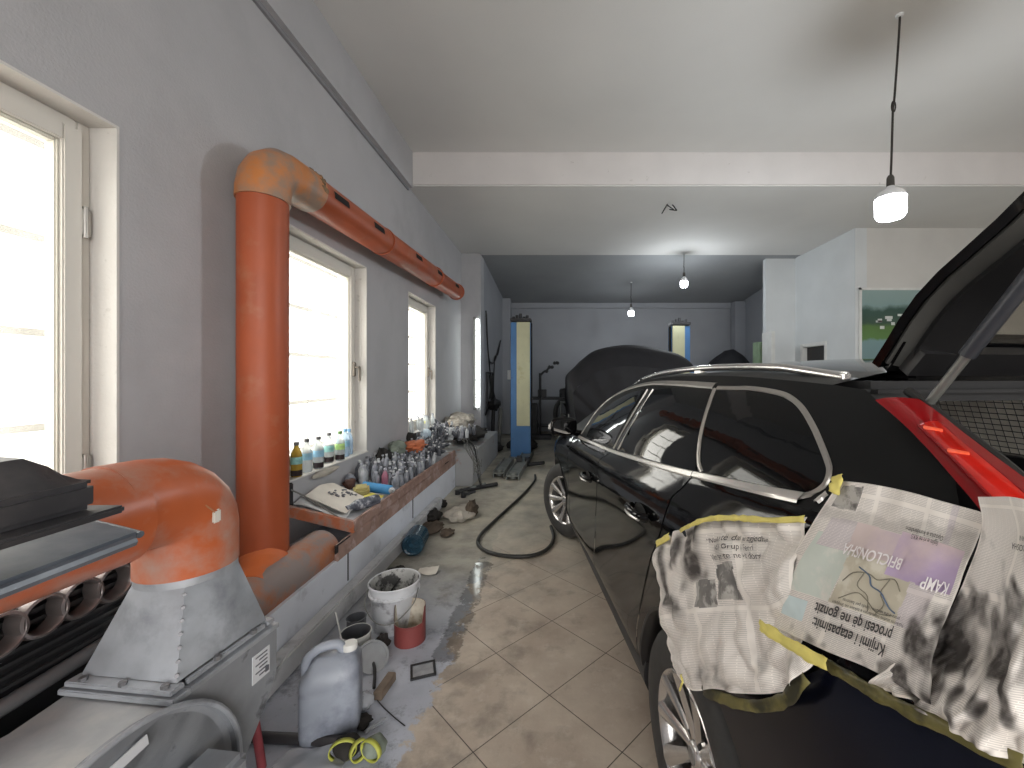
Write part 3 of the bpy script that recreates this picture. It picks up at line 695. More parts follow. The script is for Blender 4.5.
# ---- bottles
def bottle_proto(kind, body_m, cap_m, label_m=None, liquid_m=None):
    h,r=dict(s=(.128,.0255),m=(.155,.0275),l=(.25,.037),w=(.235,.033),t=(.195,.031))[kind]
    pr=[(0,0),(r*.82,0),(r*.98,.006),(r,.02),(r*.97,h*.28),(r,h*.36),(r,h*.58),(r*.92,h*.66),(r*.62,h*.78),(r*.40,h*.86),(r*.38,h*.92)]
    if kind=='s': pr=[(0,0),(r*.9,0),(r,.008),(r,h*.62),(r*.94,h*.70),(r*.6,h*.80),(r*.42,h*.85),(r*.40,h*.91)]
    m=MB(); m.lathe(pr,(0,0,0),14)
    b=m.build('bottle',body_m,local=True)
    m=MB(); m.lathe([(0,h),(r*.44,h),(r*.47,h*.985),(r*.47,h*.905),(r*.41,h*.90)],(0,0,0),12); m.build('cap',cap_m,b,local=True)
    if label_m: m=MB(); m.lathe([(r*1.015,h*.37),(r*1.02,h*.375),(r*1.02,h*.57),(r*1.015,h*.575)],(0,0,0),16); m.build('label_band',label_m,b,local=True)
    if liquid_m: m=MB(); m.lathe([(0,.004),(r*.9,.004),(r*1.004,.01),(r*1.004,h*.2),(0,h*.2)],(0,0,0),14); m.build('liquid',liquid_m,b,local=True)
    return b
HIDE=[]
def proto_park(b): # the prototype itself becomes the first placed bottle
    return b
def rot_lean(lx,ly,rz): return (lx,ly,rz)
# ---- eight bottles on the sill of the second window
sillz=WZ0+.014
SB=[ # px of base, Y, kind, body, label, cap, liquid, label text
 ('l',(-2.055,3.235),amberb,lab_t,cap_dk,darkliq,'bottle with amber liquid, first on the window sill beside the orange pipe'),
 ('l',(-2.13,3.20),amberb,None,mat('yellow_cap',(.45,.45,.1),.5),None,'amber bottle half hidden behind the first bottle on the sill'),
 ('l',(-2.075,3.40),clearb,lab_b,cap_dk,None,'clear bottle with blue label, third on the window sill'),
 ('l',(-2.055,3.53),clearb,lab_b,cap_dk,darkliq,'clear bottle with dark liquid in its bottom and a blue label on the sill'),
 ('l',(-2.10,3.77),clearb,lab_t,cap_dk,darkliq,'clear bottle with teal label standing left of the green labelled bottle'),
 ('l',(-2.06,3.885),clearb,lab_g,mat('green_cap',(.12,.25,.08),.5),darkliq,'clear bottle with green and white label on the window sill'),
 ('l',(-2.10,4.055),clearbl,lab_b,mat('blue_cap',(.2,.42,.68),.5),None,'clear bottle with pale blue label standing at the right end of the sill'),
 ('w',(-2.12,4.17),clearbl,None,mat('blue_cap',(.2,.42,.68),.5),None,'pale blue bottle behind the others at the window corner'),
]
for kind,(x,y),bm_,lm,cm,lq,lbl in SB:
    b=bottle_proto(kind,bm_,cm,lm,lq); b.location=(x,y,sillz); b.scale=(1.1,1.1,1.08)
    tag(b,lbl,'bottle','bottles on the window sill')
# ---- packed rows in the tray
rnd=random.Random(5)
GA='dusty bottles packed upright in the wall tray'; LA='small dusty grey bottle standing in the packed rows in the wall tray'
GB='dark bottles heaped at the far end of the tray'; LB='small dark dusty bottle in the jumbled heap at the far end of the wall tray'
protos={}
def get(kind,bm_,cm):
    key=(kind,bm_.name,cm.name)
    if key not in protos: protos[key]=bottle_proto(kind,bm_,cm); return protos[key],True
    return protos[key],False
def place(kind,bm_,cm,loc,rot,lbl,grp):
    b,new=get(kind,bm_,cm)
    if new: o=b; o.location=loc; o.rotation_euler=rot; tag(o,lbl,'bottle',grp)
    else: o=copy_thing(b,loc,rot,lbl,grp)
    return o
row=0; y=4.08
while y<5.32:
    n=8
    for i in range(n):
        x=-2.012+.058*i+(.028 if row%2 else 0)
        if x>-1.59: continue
        k=rnd.random(); bm_=bot_dust if k<.50 else (bot_dark if k<.88 else bot_pale)
        if row==0 and i in (2,5): continue
        if row<2 and i==0: bm_=bot_dark
        place(rnd.choice(('s','s','m')) if i>2 else rnd.choice(('m','m','t')),bm_,rnd.choice((cap_g,cap_l,cap_dk)),(x+rnd.uniform(-.012,.012),y+rnd.uniform(-.012,.012),tz(x,y)+.004+.03*max(0,rnd.random()-.5)),(rnd.uniform(-.13,.13),rnd.uniform(-.13,.13),rnd.random()*6),LA,GA)
    y+=.064; row+=1
place('t',bot_pink,cap_g,(-1.715,4.06,tz(-1.715,4)+.004),(.05,.04,0),'pink stained bottle in front of the packed rows, behind the blue roll','dusty pink bottle')
place('t',bot_pale,cap_g,(-1.895,3.985,tz(-1.875,4)+.004),(.0,.03,0),'taller pale grey bottle at the front of the packed rows in the tray',None)
place('t',bot_dust,cap_g,(-1.60,4.02,tz(-1.6,4)+.02),(.25,.25,0),'tall dusty bottle leaning at the front corner of the packed rows by the rail',None)
place('m',bot_pale,cap_l,(-1.60,3.90,tz(-1.6,4)+.03),(1.15,.2,.5),'pale bottle tipped over beside the blue roll against the rail',None)
m=MB(); blob(m,(-1.99,3.93,tz(-1.99,3.9)+.055),(.05,.06,.07),.15,1.5,14,seed=3); tag(m.build('cut_jug',bot_dust),'rounded grey cut-off jug lying against the wall before the packed bottles','jug')
# heap: tumbled bottles rising toward the far end
for k in range(128):
    u=rnd.random(); y=5.28+1.55*u; x=rnd.uniform(-1.98,-1.55) if y<6.0 else rnd.uniform(-1.98,-1.38)
    base=.52+.10*min(1,(y-5.2)/.8)
    z=base+rnd.random()*.13*(1 if x<-1.6 else .5)+ (.05 if y>6 else 0)
    if y>6.0: z=max(z,.58)
    q=rnd.random(); bm_=bot_dark if q<.66 else (bot_dust if q<.8 else bot_pale)
    lean=rnd.random()<.65
    rot=(rnd.uniform(.7,1.5)*rnd.choice((-1,1)),rnd.uniform(-.4,.4),rnd.random()*6.3) if lean else (rnd.uniform(-.2,.2),rnd.uniform(-.2,.2),rnd.random()*6)
    if lean: z+=.035
    place(rnd.choice('sm'),bm_,rnd.choice((cap_l,cap_g,cap_dk,cap_l)),(x,y,z),rot,LB,GB)
# clear bottles on the sill of the far window
GC='clear bottles crowded in the far window'; LC='small clear bottle crowded with others on the far window sill'
cp=None
for k in range(11):
    x=-2.15+.085*(k%3)+rnd.uniform(-.01,.01); y=5.70+.095*k+rnd.uniform(-.02,.02)
    b=bottle_proto('t',clearb,cap_g) if cp is None else None
    if cp is None: cp=b; b.location=(x,y,sillz); tag(b,LC,'bottle',GC); b.rotation_euler=(0,0,0)
    else: copy_thing(cp,(x,y,sillz),(rnd.uniform(-.08,.08),rnd.uniform(-.08,.08),0),LC,GC)
b=bottle_proto('t',clearb,cap_g,mat('yellow_label',(.6,.6,.2),.5)); b.location=(-2.03,6.30,sillz); tag(b,'clear bottle with a yellow label band on the far window sill','bottle')
m=MB(); blob(m,(-1.93,5.98,.80),(.075,.09,.075),.2,2,14,seed=8); tag(m.build('blue_bag',mat('pale_blue_film',(.50,.60,.68),.35,var=.15,bump=.3,bs=25)),'crumpled pale blue plastic bag on the heap under the far window','bag')
# other things in the tray
m=MB()
def cart(u,v):
    p=Vector((-1.98+.30*v+.02*u,3.22+.36*u+.03*v,0)); p.z=.70-.150*v+.03*math.sin(u*3); return p
m.sheet(crumple(cart,.006,6),14,12,.004); cb=m.build('flattened_carton',cardm); tag(cb,'flattened pale carton with dark printed marks leaning in the near end of the tray','carton')
m=MB()
for k in range(30):
    u=rnd.uniform(.35,.9); v=.35+.28*u+rnd.uniform(-.17,.17); q=Vector(cart(u,v))+Vector((.004,-.004,.008)); s=rnd.uniform(.006,.013)
    m.box(q,(s*1.5,s*2.2,.003),rot=Matrix.Rotation(.48,3,'Y')@Matrix.Rotation(rnd.uniform(-.5,.5),3,'Z'))
m.build('printed_mark',inkgrey,cb,smooth=0)
def pap(u,v): return Vector((-2.02+.36*v,3.13+.2*u,.655-.11*v+.02*math.sin(u*4+v*3)))
m=MB(); m.sheet(crumple(pap,.012,7,2),12,12,.003); tag(m.build('paper_scrap',mat('dusty_paper',(.52,.52,.52),.8,var=.12)),'crumpled dusty paper scrap just behind the orange end board','paper')
m=MB(); m.box((-1.78,3.72,tz(-1.78,3.7)+.055),(.13,.13,.09),rot=Matrix.Rotation(.5,3,'Z')@Matrix.Rotation(.2,3,'X'),bev=.02); tag(m.build('foam_block',yellow_f),'dirty yellow foam block next to the carton in the tray','foam')
m=MB(); m.tube([(-1.82,3.83,tz(-1.82,3.8)+.062),(-1.57,3.86,tz(-1.57,3.8)+.066)],.043,20); ro=m.build('blue_roll',blueroll); tag(ro,'blue paper roll lying across the tray in front of the bottles','roll')
m=MB(); m.tube([(-1.567,3.86,tz(-1.57,3.8)+.066),(-1.563,3.86,tz(-1.57,3.8)+.066)],.02,14); m.build('roll_core',cardm,ro)
# dusty bottle lying along the rail
pts=[(0,.0),(.02,.0),(.021,.03),(.035,.06),(.045,.09),(.046,.13),(.041,.15),(.046,.17),(.046,.27),(.041,.285),(.030,.29),(0,.29)]
Rm=Matrix.Rotation(-.95,3,'Z')@Matrix.Rotation(PI/2,3,'Y')
m=MB(); m.lathe(pts,(-1.70,3.30,tz(-1.66,3.3)+.055),18,R=Rm.inverted() if False else Matrix.Rotation(1.05,3,'Z')@Matrix.Rotation(PI/2,3,'Y')); lb=m.build('soda_bottle',mat('smoky_bottle',(.12,.13,.16),.2,var=.5,vs=20,col2=(.42,.43,.46),c2lo=.5,c2hi=.6,c2s=20)); tag(lb,'smoky plastic bottle lying on its side along the tray rail','bottle')
def ycl(u,v): return Vector((-1.72+.15*u,3.58+.14*v,.575+.012*math.sin(u*6)-.02*u))
m=MB(); m.sheet(crumple(ycl,.02,9,4),12,8,.004); tag(m.build('yellow_cloth',yellow_c),'bright yellow cloth scrap below the blue roll','cloth')
m=MB(); blob(m,(-1.93,3.80,.64),(.05,.07,.05),.4,2,12,seed=5); tag(m.build('rust_can',mat('rust_can',(.07,.03,.02),.6,var=.4)),'small dark rusty tin against the wall left of the blue roll','tin')
m=MB(); blob(m,(-1.95,4.95,.77),(.10,.16,.08),.45,2,16,seed=9); tag(m.build('olive_rag',olive),'olive green rag on the bottles against the wall','rag')
m=MB(); blob(m,(-1.86,5.28,.745),(.14,.20,.065),.5,2,16,seed=11); tag(m.build('orange_rag',orange_r),'orange rag draped over the bottles below the far window','rag')
m=MB(); blob(m,(-1.97,4.62,.72),(.08,.11,.10),.45,2,14,seed=12); tag(m.build('black_rag',rag_d),'black rag bunched against the wall behind the packed bottles','rag')
m=MB(); blob(m,(-2.02,5.62,.80),(.08,.10,.07),.45,2,14,seed=21); tag(m.build('dark_rag',rag_d),'dark rag hanging at the left corner of the far window sill','rag')
m=MB(); blob(m,(-1.78,7.35,.86),(.26,.36,.13),.4,2.2,20,seed=14); blob(m,(-1.72,6.95,.80),(.18,.2,.12),.4,2.2,16,seed=15); tag(m.build('cloth_sack',sack_w),'pale crumpled sack on top of the heap at the end of the wall','sack')
m=MB(); m.box((-1.82,6.86,.80),(.13,.16,.14),rot=Matrix.Rotation(.3,3,'Z'),bev=.01); tag(m.build('small_box',mat('tan_box',(.42,.33,.24),.7)),'small tan box in front of the pale sack','box')
m=MB(); blob(m,(-1.60,7.3,.63),(.30,.7,.10),.4,3,20,seed=16); tag(m.build('rag_heap',rag_d),'heap of dark rags under the pale sack','rags')
m=MB()
for x0,y0,x1,y1 in ((-2.04,3.12,-1.63,3.10),): m.tube(cr([(x0,y0,.78),(-1.9,y0+.02,.70),(x1,y1,.555)],5),.006,8)
tag(m.build('bare_rod',greycable),'thin dark rod slanting from the wall to the orange end board','rod')
m=MB(); m.box((-2.035,3.12,.70),(.03,.06,.24),bev=.008); tag(m.build('wall_bracket',steel_d),'dark bracket on the wall beside the orange pipe under the sill','bracket')
m=MB(); blob(m,(-2.03,3.60,.80),(.035,.20,.03),.35,3,14,seed=33); tag(m.build('dirty_cloth',rag_w),'dirty pale cloth hanging over the window sill edge below the bottles','cloth')
# wires hanging at the end of the ledge
for k in range(9):
    x0=-1.30+rnd.uniform(-.10,.06); y0=6.3+rnd.uniform(-.3,.5)
    p=[(-1.50+rnd.uniform(-.1,.1),6.2+rnd.uniform(-.1,.3),.70),(-1.30+rnd.uniform(-.05,.03),6.05+rnd.uniform(-.1,.3),.58),(-1.20+rnd.uniform(-.03,.05),6.05+rnd.uniform(-.2,.2),.30),(-1.17+rnd.uniform(-.03,.06),6.0+rnd.uniform(-.2,.2),.03+.2*(k%3))]
    if k%2: p.append((-1.24,5.95+rnd.uniform(-.2,.1),.25)); 
    p=[(max(q[0],-1.215) if q[2]<.56 else q[0],q[1],q[2]) for q in p]
    m=MB(); m.tube(cr(p,6),.004+.002*(k%2),6); tag(m.build('hanging_wire',greycable if k%3 else cable),'loose wire hanging from the rag heap at the end of the ledge','wire','wires hanging from the ledge end')
# ================================================================== BLACK CAR
CO=Vector((1.3226,1.4946,0)); CFx=Vector((-.1368,.9906,0)); CLy=Vector((-.9906,-.1368,0))
car=thing('car','black estate car with raised tailgate and newspaper taped over its rear corner','car',CO,math.atan2(CFx.y,CFx.x))
zb=spl([(-1.,1.372),(-.58,1.360),(-.37,1.333),(0,1.292),(.51,1.238),(1.29,1.176),(1.77,1.155),(2.07,1.14),(2.6,1.09),(3.1,1.0),(3.5,.88),(3.75,.74)])
zt=spl([(-1.,1.46),(-.75,1.525),(-.5,1.585),(-.28,1.607),(0,1.622),(.5,1.625),(.87,1.612),(1.34,1.562),(1.7,1.475),(2.04,1.365),(2.4,1.215),(2.62,1.115),(2.8,1.085),(3.1,1.02),(3.5,.90),(3.75,.76)])
yb=spl([(-1.,.80),(-.85,.862),(-.7,.888),(-.4,.90),(.5,.905),(1.5,.905),(2.3,.918),(2.8,.925),(3.2,.91),(3.5,.80),(3.75,.60)])
yt=spl([(-1.,.66),(-.75,.685),(-.5,.70),(0,.70),(.9,.70),(1.4,.69),(2.0,.72),(2.4,.77),(2.62,.80),(2.8,.80),(3.2,.76),(3.5,.66),(3.75,.5)])
prof=spl([(0,-.055),(.10,.0),(.3,.022),(.5,.03),(.7,.042),(.83,.046),(.92,.030),(1,0)])
crown=lambda x: .085 if x<1.4 else .085+.05*min(1,(x-1.4)/.8)
def ysurf0(x,z):
    b=zb(x)
    if z<=b:
        f=(z-.24)/(b-.24); return yb(x)+prof(max(f,0))
    tt=zt(x); s=min(1.,(z-b)/max(.02,tt-b)); y0,y1=yb(x)-.012,yt(x)
    return y0+(y1-y0)*s+.035*4*s*(1-s)*min(1,(tt-b)/.3)
# smooth the glass side into one gently curved surface
def _basis(x,z): return [1,x,x*x,x**3,z,z*z,x*z,x*x*z]
_A=[];_B=[]
for _x in np.linspace(-.95,2.5,50):
    for _s in np.linspace(0.03,1,10):
        _z=zb(_x)+(zt(_x)-zb(_x))*_s; _A.append(_basis(_x,_z)); _B.append(ysurf0(_x,_z))
GC_=np.linalg.lstsq(np.array(_A),np.array(_B),rcond=None)[0]
def ysurf(x,z):
    b=zb(x)
    if z<=b-.025 or x>2.6: return ysurf0(x,z)
    gv=float(np.dot(GC_,_basis(x,min(z,zt(x)))))
    if z>=b+.02: return gv
    t=(z-b+.025)/.045; t=t*t*(3-2*t); return ysurf0(x,min(z,b))*(1-t)+gv*t
def ytop(x): return ysurf(x,zt(x)-1e-4) if x<2.5 else yt(x)
def S(x,z,off=0.):
    e=.004; y=ysurf(x,z)
    if not off: return Vector((x,y,z))
    n=Vector((-(ysurf(x+e,z)-ysurf(x-e,z))/(2*e),1,-(ysurf(x,z+e)-ysurf(x,z-e))/(2*e))).normalized()
    return Vector((x,y,z))+n*off
def loc_y(px,py,yl):
    d=Vector(((px-CX)/F0,1,0)); t=(yl+CO.dot(CLy))/d.dot(CLy); q=d*t-CO
    return q.dot(CFx), H-(py-CY)/F0*t
def onb(px,py):
    y=.85
    for k in range(60):
        x,z=loc_y(px,py,y); y+=.35*(ysurf(x,z)-y)
    return x,z
def loc3(px,py,yl):
    x,z=loc_y(px,py,yl); return Vector((x,yl,z))
def panel(poly, mapf, step=.035):
    "flat outline cut into a fine mesh and laid on the body"
    bm=bmesh.new(); vs=[bm.verts.new((a,b,0)) for a,b in poly]; bm.faces.new(vs)
    bmesh.ops.triangulate(bm,faces=bm.faces[:],ngon_method='EAR_CLIP')
    xs=[p[0] for p in poly]; zs=[p[1] for p in poly]
    for ax,lo,hi in ((0,min(xs),max(xs)),(1,min(zs),max(zs))):
        k=math.floor(lo/step)+1
        while k*step<hi-1e-6:
            co=[0,0,0]; no=[0,0,0]; co[ax]=k*step; no[ax]=1
            bmesh.ops.bisect_plane(bm,geom=bm.verts[:]+bm.edges[:]+bm.faces[:],plane_co=co,plane_no=no,dist=1e-5); k+=1
    bmesh.ops.remove_doubles(bm,verts=bm.verts[:],dist=1e-5)
    bm.verts.index_update()
    V_=[mapf(v.co.x,v.co.y) for v in bm.verts]; F_=[tuple(v.index for v in f.verts) for f in bm.faces]; bm.free()
    return V_,F_
def put(poly,name,mt,off=0.,mapf=None,side=1,step=.035,parent=None,smooth=60):
    V_,F_=panel(poly,mapf or (lambda x,z:S(x,z,off)),step)
    if side<0: V_=[Vector((p[0],-p[1],p[2])) for p in V_]
    m=MB(); m.add(V_,F_); return m.build(name,mt,parent or car,local=True,smooth=smooth)
def rib(path, w, off, closed=False):
    "ribbon strip following the body, path in (x, z)"
    P=[Vector((a,b)) for a,b in path]; n=len(P); vs=[]
    for i in range(n):
        a=P[i-1] if (i>0 or closed) else P[i]; b=P[(i+1)%n] if (i<n-1 or closed) else P[i]
        t=(b-a).normalized(); nn=Vector((-t.y,t.x))
        ww=w[i] if isinstance(w,list) else w
        for k,o_ in ((-.5,off*.3),(-.32,off),(.32,off),(.5,off*.3)):
            q=P[i]+nn*ww*k; vs.append(S(q.x,q.y,o_))
    fs=[(i*4+k,i*4+k+1,((i+1)%n)*4+k+1,((i+1)%n)*4+k) for i in range(n if closed else n-1) for k in range(3)]
    m=MB(); m.add(vs,fs); return m
def cr2(P,sub=6,closed=False): return [(p.x,p.y) for p in cr([(a,b,0) for a,b in P],sub,closed)]
AR,AF=(0,.37),(2.86,.37); ARR=.43
def arcpts(c,r,a0,a1,n=22): return [(c[0]+r*math.cos(math.radians(a0+(a1-a0)*k/n)),c[1]+r*math.sin(math.radians(a0+(a1-a0)*k/n))) for k in range(n+1)]

# seams
sf=[onb(612,451.5),onb(599,461),onb(597.2,480),onb(595.5,520),onb(594,552)]
sr=[onb(692.8,474.5),onb(684,486),onb(672.5,496.5),onb(667.8,507),onb(660,533.7),onb(653,552),onb(647.5,572)]
sf[0]=(sf[0][0],zb(sf[0][0])); sr[0]=(sr[0][0],zb(sr[0][0]))
sfx=sf[-1][0]; srx=sr[-1]
sfC=cr2(sf+[(sfx+.02,.36)],5); srC=cr2(sr+[(.455,.56),(.475,.44),(.48,.36)],5)
def shift(P,d): return [(a+d,b) for a,b in P]
def belt(x0,x1,n=14): return [(x0+(x1-x0)*k/n, zb(x0+(x1-x0)*k/n)-.003) for k in range(n+1)]
g=.0055
ff=[(2.27,.36),(2.25,.8),(2.18,1.0),(2.12,zb(2.12))]; ffC=cr2(ff,6)
# front fender
a=arcpts(AF,ARR,178,2)
fend=shift(ffC,g)+belt(2.14,3.6,14)+[(3.66,.62),(3.62,.38),(3.30,.385)]+list(reversed(a))+[(2.40,.37)]
fend=shift(ffC,g)+belt(2.14,3.6,14)+[(3.66,.62),(3.62,.385)]+[p for p in arcpts(AF,ARR,2,178)]
put(fend,'front_fender',paint)
fd=put(shift(sfC,g)[::-1]+belt(sfC[0][0]+g,2.12-g,12)+shift(ffC,-g)[::-1],'front_door',paint)
rd=put(shift(srC,g)[::-1]+belt(srC[0][0]+g,sfC[0][0]-g,14)+shift(sfC,-g),'rear_door',paint)
# quarter panel: up to the belt, down to the arch and the bumper line
bl=[loc_y(705,691,.94),loc_y(760,690,.955),loc_y(800,672,.955),loc_y(830,660,.945),loc_y(900,697,.93),loc_y(1024,760,.91)]
arch_r=arcpts(AR,ARR,2,118)
bl=[(min(-.205,bl[0][0]),.748)]+[b for b in bl[2:]]+[(-.99,1.20)]
qp=[(p[0]-g,p[1]) for p in srC if p[1]>.40]+[p for p in arch_r]+bl[1:]+[(-.99,1.395)]+belt(-.98,srC[0][0]-g,16)
put(qp,'quarter_panel',paint)
# bumper below that line
bp_=[p for p in arcpts(AR,ARR,119,180)][::-1]
bpoly=arcpts(AR,ARR+.03,121,178)[:]
bpoly=bpoly+[(-.5,.30),(-.99,.30),(-.99,1.19)]+[(x,z-.008) for x,z in reversed(bl[1:])]
put(bpoly,'rear_bumper',bumpm,mapf=lambda x,z:S(x,z)+Vector((0,.012*math.sin(max(0,min(1,(z-.3)/.9))*PI),0)))
m=MB()
def rb(u,v):
    a=(u-.5)*2; y=.80*a; z=.30+.75*v; return Vector((-.99-.10*(1-a*a)-.04*math.sin(v*PI),y,z))
m.grid(rb,24,10); m.build('bumper_face',bumpm,car,local=True)
# sills
for sd in (1,-1):
    m=MB(); m.sheet(lambda u,v: Vector((.40+2.02*u,sd*(.90+.018*math.sin(v*PI)-.05*v*v),.40-.16*v)),20,6,.02); m.build('sill',clad,car,local=True)
    for c in (AR,AF):
        if sd>0 or True:
            pts=arcpts(c,ARR+.003,0,180 if c is AF else 118,30); m=MB()
            vs=[]
            for (x,z) in pts:
                dx,dz=(x-c[0])/ARR,(z-c[1])/ARR
                for (ro,oo) in ((.0,.004),(-.012,.002),(-.035,-.03),(-.035,-.10)):
                    xx,zz=x+dx*ro,z+dz*ro; y=ysurf(xx,max(zz,.3))+oo; vs.append(Vector((xx,sd*y,zz)))
            m.add(vs,[(i*4+k,i*4+k+1,(i+1)*4+k+1,(i+1)*4+k) for i in range(len(pts)-1) for k in range(3)]); m.build('arch_lip',clad if c is AF else darktrim,car,local=True)
# rear boundary of side frame cut along the lamp edge
lampE=[onb(x,y) for x,y in ((866,376),(875,400),(900,421),(925,446),(955,480),(985,516))]
edge=[(a,min(b,zt(a)-.001)) for a,b in lampE]
def upper_poly():
    x0=edge[0][0]; 
    up=[(x,zt(x)-.001) for x in [x0+.02+(2.60-x0-.02)*k/46 for k in range(47)]]
    xe=-.98
    lo=[(x,zb(x)+.001) for x in [edge[-1][0]+(2.60-edge[-1][0])*k/46 for k in range(47)]]
    e=[p for p in edge[:-1] if p[1]>zb(p[0])+.004]
    return lo+list(reversed(up))+e
for sd in (1,-1): put(upper_poly(),'side_frame',primer,side=sd,step=.04)
# right hand side panels (one skin with openings for the wheels)
rs=[(x,zb(x)-.002) for x in [-.98+4.6*k/40 for k in range(41)]]+[(3.66,.62),(3.62,.385)]+arcpts(AF,ARR,2,178)+[(2.4,.36),(.45,.36)]+arcpts(AR,ARR,2,178)+[(-.5,.30),(-.98,.30)]
put(rs,'right_side_panel',paint,side=-1,step=.06)
# roof and hood
m=MB()
def roof(u,v):
    x=-.36+ (1.50+.36)*u; a=(v-.5)*2
    xx=x+ (.25*(1-a*a)*max(0,(u-.7)/.3)); yy=ytop(x)*a; z0=zt(x)-.002
    return Vector((xx,yy,z0+.068*(1-abs(a)**2.6)))
m.grid(lambda u,v: roof(u,.055+.89*v),40,28); m.build('roof',paint,car,local=True)
for v0 in (0,.945):
    m=MB(); m.grid(lambda u,v: roof(u,v0+.055*v),40,4); m.build('roof_side',primer,car,local=True)
m=MB()
def wsh(u,v):
    x=1.50+1.10*u; a=(v-.5)*2; xx=x+.25*(1-a*a); return Vector((xx,ytop(x)*a,zt(x)-.002+.068*(1-abs(a)**2.6)*(1-u*.2)))
m.grid(wsh,20,20); m.build('windshield',glass_c,car,local=True)
m=MB()
def hood(u,v):
    x=2.60+1.10*u; a=(v-.5)*2; return Vector((x+.22*(1-a*a)*(1-.3*u),yt(x)*a+0,zt(x)-.004+.06*(1-abs(a)**3)))
m.grid(hood,24,24); m.build('hood',paint,car,local=True)
m=MB()
for sd in (1,-1):
    m.grid(lambda u,v: Vector((2.60+1.10*u,sd*(yt(2.60+1.10*u)+(yb(2.60+1.1*u)-yt(2.6+1.1*u))*v),zt(2.6+1.1*u)-.004+(zb(2.6+1.1*u)-zt(2.6+1.1*u)+.001)*v)),20,3)
m.build('fender_top',paint,car,local=True)
m=MB()
m.grid(lambda u,v: Vector((3.70+.20*(1-(2*u-1)**2)+.03*math.sin(v*PI),(u-.5)*1.25,.78-.5*v)),20,8); m.build('front_bumper',paint,car,local=True)
# dark inner shell: floor, wheel wells, cabin lining
m=MB()
m.box((1.3,0,.30),(4.3,1.5,.06)); m.box((.75,0,.70),(.1,1.5,.75)); m.box((.0,.62,.55),(1.1,.03,.50)); m.box((2.86,.60,.6),(1.1,.03,.6))
m.box((0,-.62,.55),(1.1,.03,.5)); m.box((2.86,-.60,.6),(1.1,.03,.6)); m.box((-.1,0,.82),(1.7,1.40,.04)); m.box((2.3,0,.75),(.06,1.5,.7))
m.build('inner_floor',darktrim,car,local=True,smooth=0)
m=MB()
for sd in (1,-1): m.sheet(lambda u,v: Vector((-.55-.30*(1-v)*(1-u)*.0+1.2*u -.25*(1-v)*(1-u),sd*(.80-.14*v),.84+.62*v)),10,8,.03) if sd>0 else None
m.build('cargo_lining',darktrim,car,local=True)
m=MB(); m.sheet(lambda u,v: Vector((-.60+1.2*u,-(.80-.02*v),.84+.42*v)),10,6,.03); m.build('cargo_lining',darktrim,car,local=True)
MB().box((-.60,-.73,1.45),(.18,.10,.36)).build('pillar_lining',darktrim,car,local=True)
MB().box((.45,0,1.585),(1.75,1.30,.05),bev=.02).build('headliner',mat('headliner_dark',(.015,.015,.016),.8),car,local=True)
for y in (-.42,.08,.42):
    m=MB(); m.box((.72,y,1.05),(.14,.42,.62),rot=Matrix.Rotation(.2,3,'Y'),bev=.05); m.box((.64,y,1.42),(.09,.24,.16),bev=.04); m.build('rear_seat',mat('seat_fabric',(.02,.02,.021),.8),car,local=True)
# far side quarter window with its mesh blind, seen through the open back
def qfar(u,v): return Vector((-.50+1.05*u,-(.83-.10*v),1.27+.26*v))
m=MB(); m.tube(cr([Vector(qfar(u,v))+Vector((0,.02,0)) for u,v in ((0.02,.05),(.0,.5),(.12,.95),(.5,1.02),(.98,.98),(1,.5),(.98,.02),(.5,-.02))],5,closed=True),.014,8,closed=True); m.build('far_window_frame',chrome_d,car,local=True)
m=MB()
for k in range(31):
    u=k/30; m.tube([Vector(qfar(u,0))+Vector((0,.035,0)),Vector(qfar(u,1))+Vector((0,.035,0))],.0017,4)
for k in range(11):
    v=k/10; m.tube([Vector(qfar(0,v))+Vector((0,.035,0)),Vector(qfar(1,v))+Vector((0,.035,0))],.0017,4)
bl_=m.build('mesh_blind',cable,car,local=True)
m=MB(); m.sheet(lambda u,v: Vector(qfar(u,v))+Vector((0,.026,0)),12,6,.003); m.build('blind_cloth',mat('blind_cloth',(.75,.70,.62),.8),car,local=True)

# windows
def W(pts,sub=5): return cr2([onb(a,b) for a,b in pts],sub,True)
def Wl(segs): # straight-ish outline
    return [onb(a,b) for a,b in segs]
def dense(P,n=6):
    out=[]
    for i in range(len(P)):
        a,b=P[i],P[(i+1)%len(P)]
        for k in range(n): out.append((a[0]+(b[0]-a[0])*k/n,a[1]+(b[1]-a[1])*k/n))
    return out
w1=Wl([(586.5,437),(592,425),(602,412),(613,403),(626,395.5),(636,391.5),(645,389.8),(636,404),(625,423),(613.5,447.5),(600,443)])
w2=Wl([(621,450),(629,433),(640,412),(655,390.2),(670,388.6),(690,388),(712,389.2),(706,410),(699.5,436),(697,455),(696.5,471.5),(680,468),(650,459.5)])
w3=Wl([(704.5,472.5),(701.5,462),(702.5,440),(709,412),(716.5,391.5),(730,391),(750,392),(768,394.5),(784,398),(795,404.5),(806,417),(816,437),(824,455),(828,466),(827,477),(823,484),(815,489.5),(806,493),(790,490.5),(760,485)])
put(w1,'front_window',glass_c,off=.004,step=.05); put(w2,'rear_window',glass_t,off=.004,step=.05); put(w3,'quarter_window',glass_t,off=.004,step=.05)
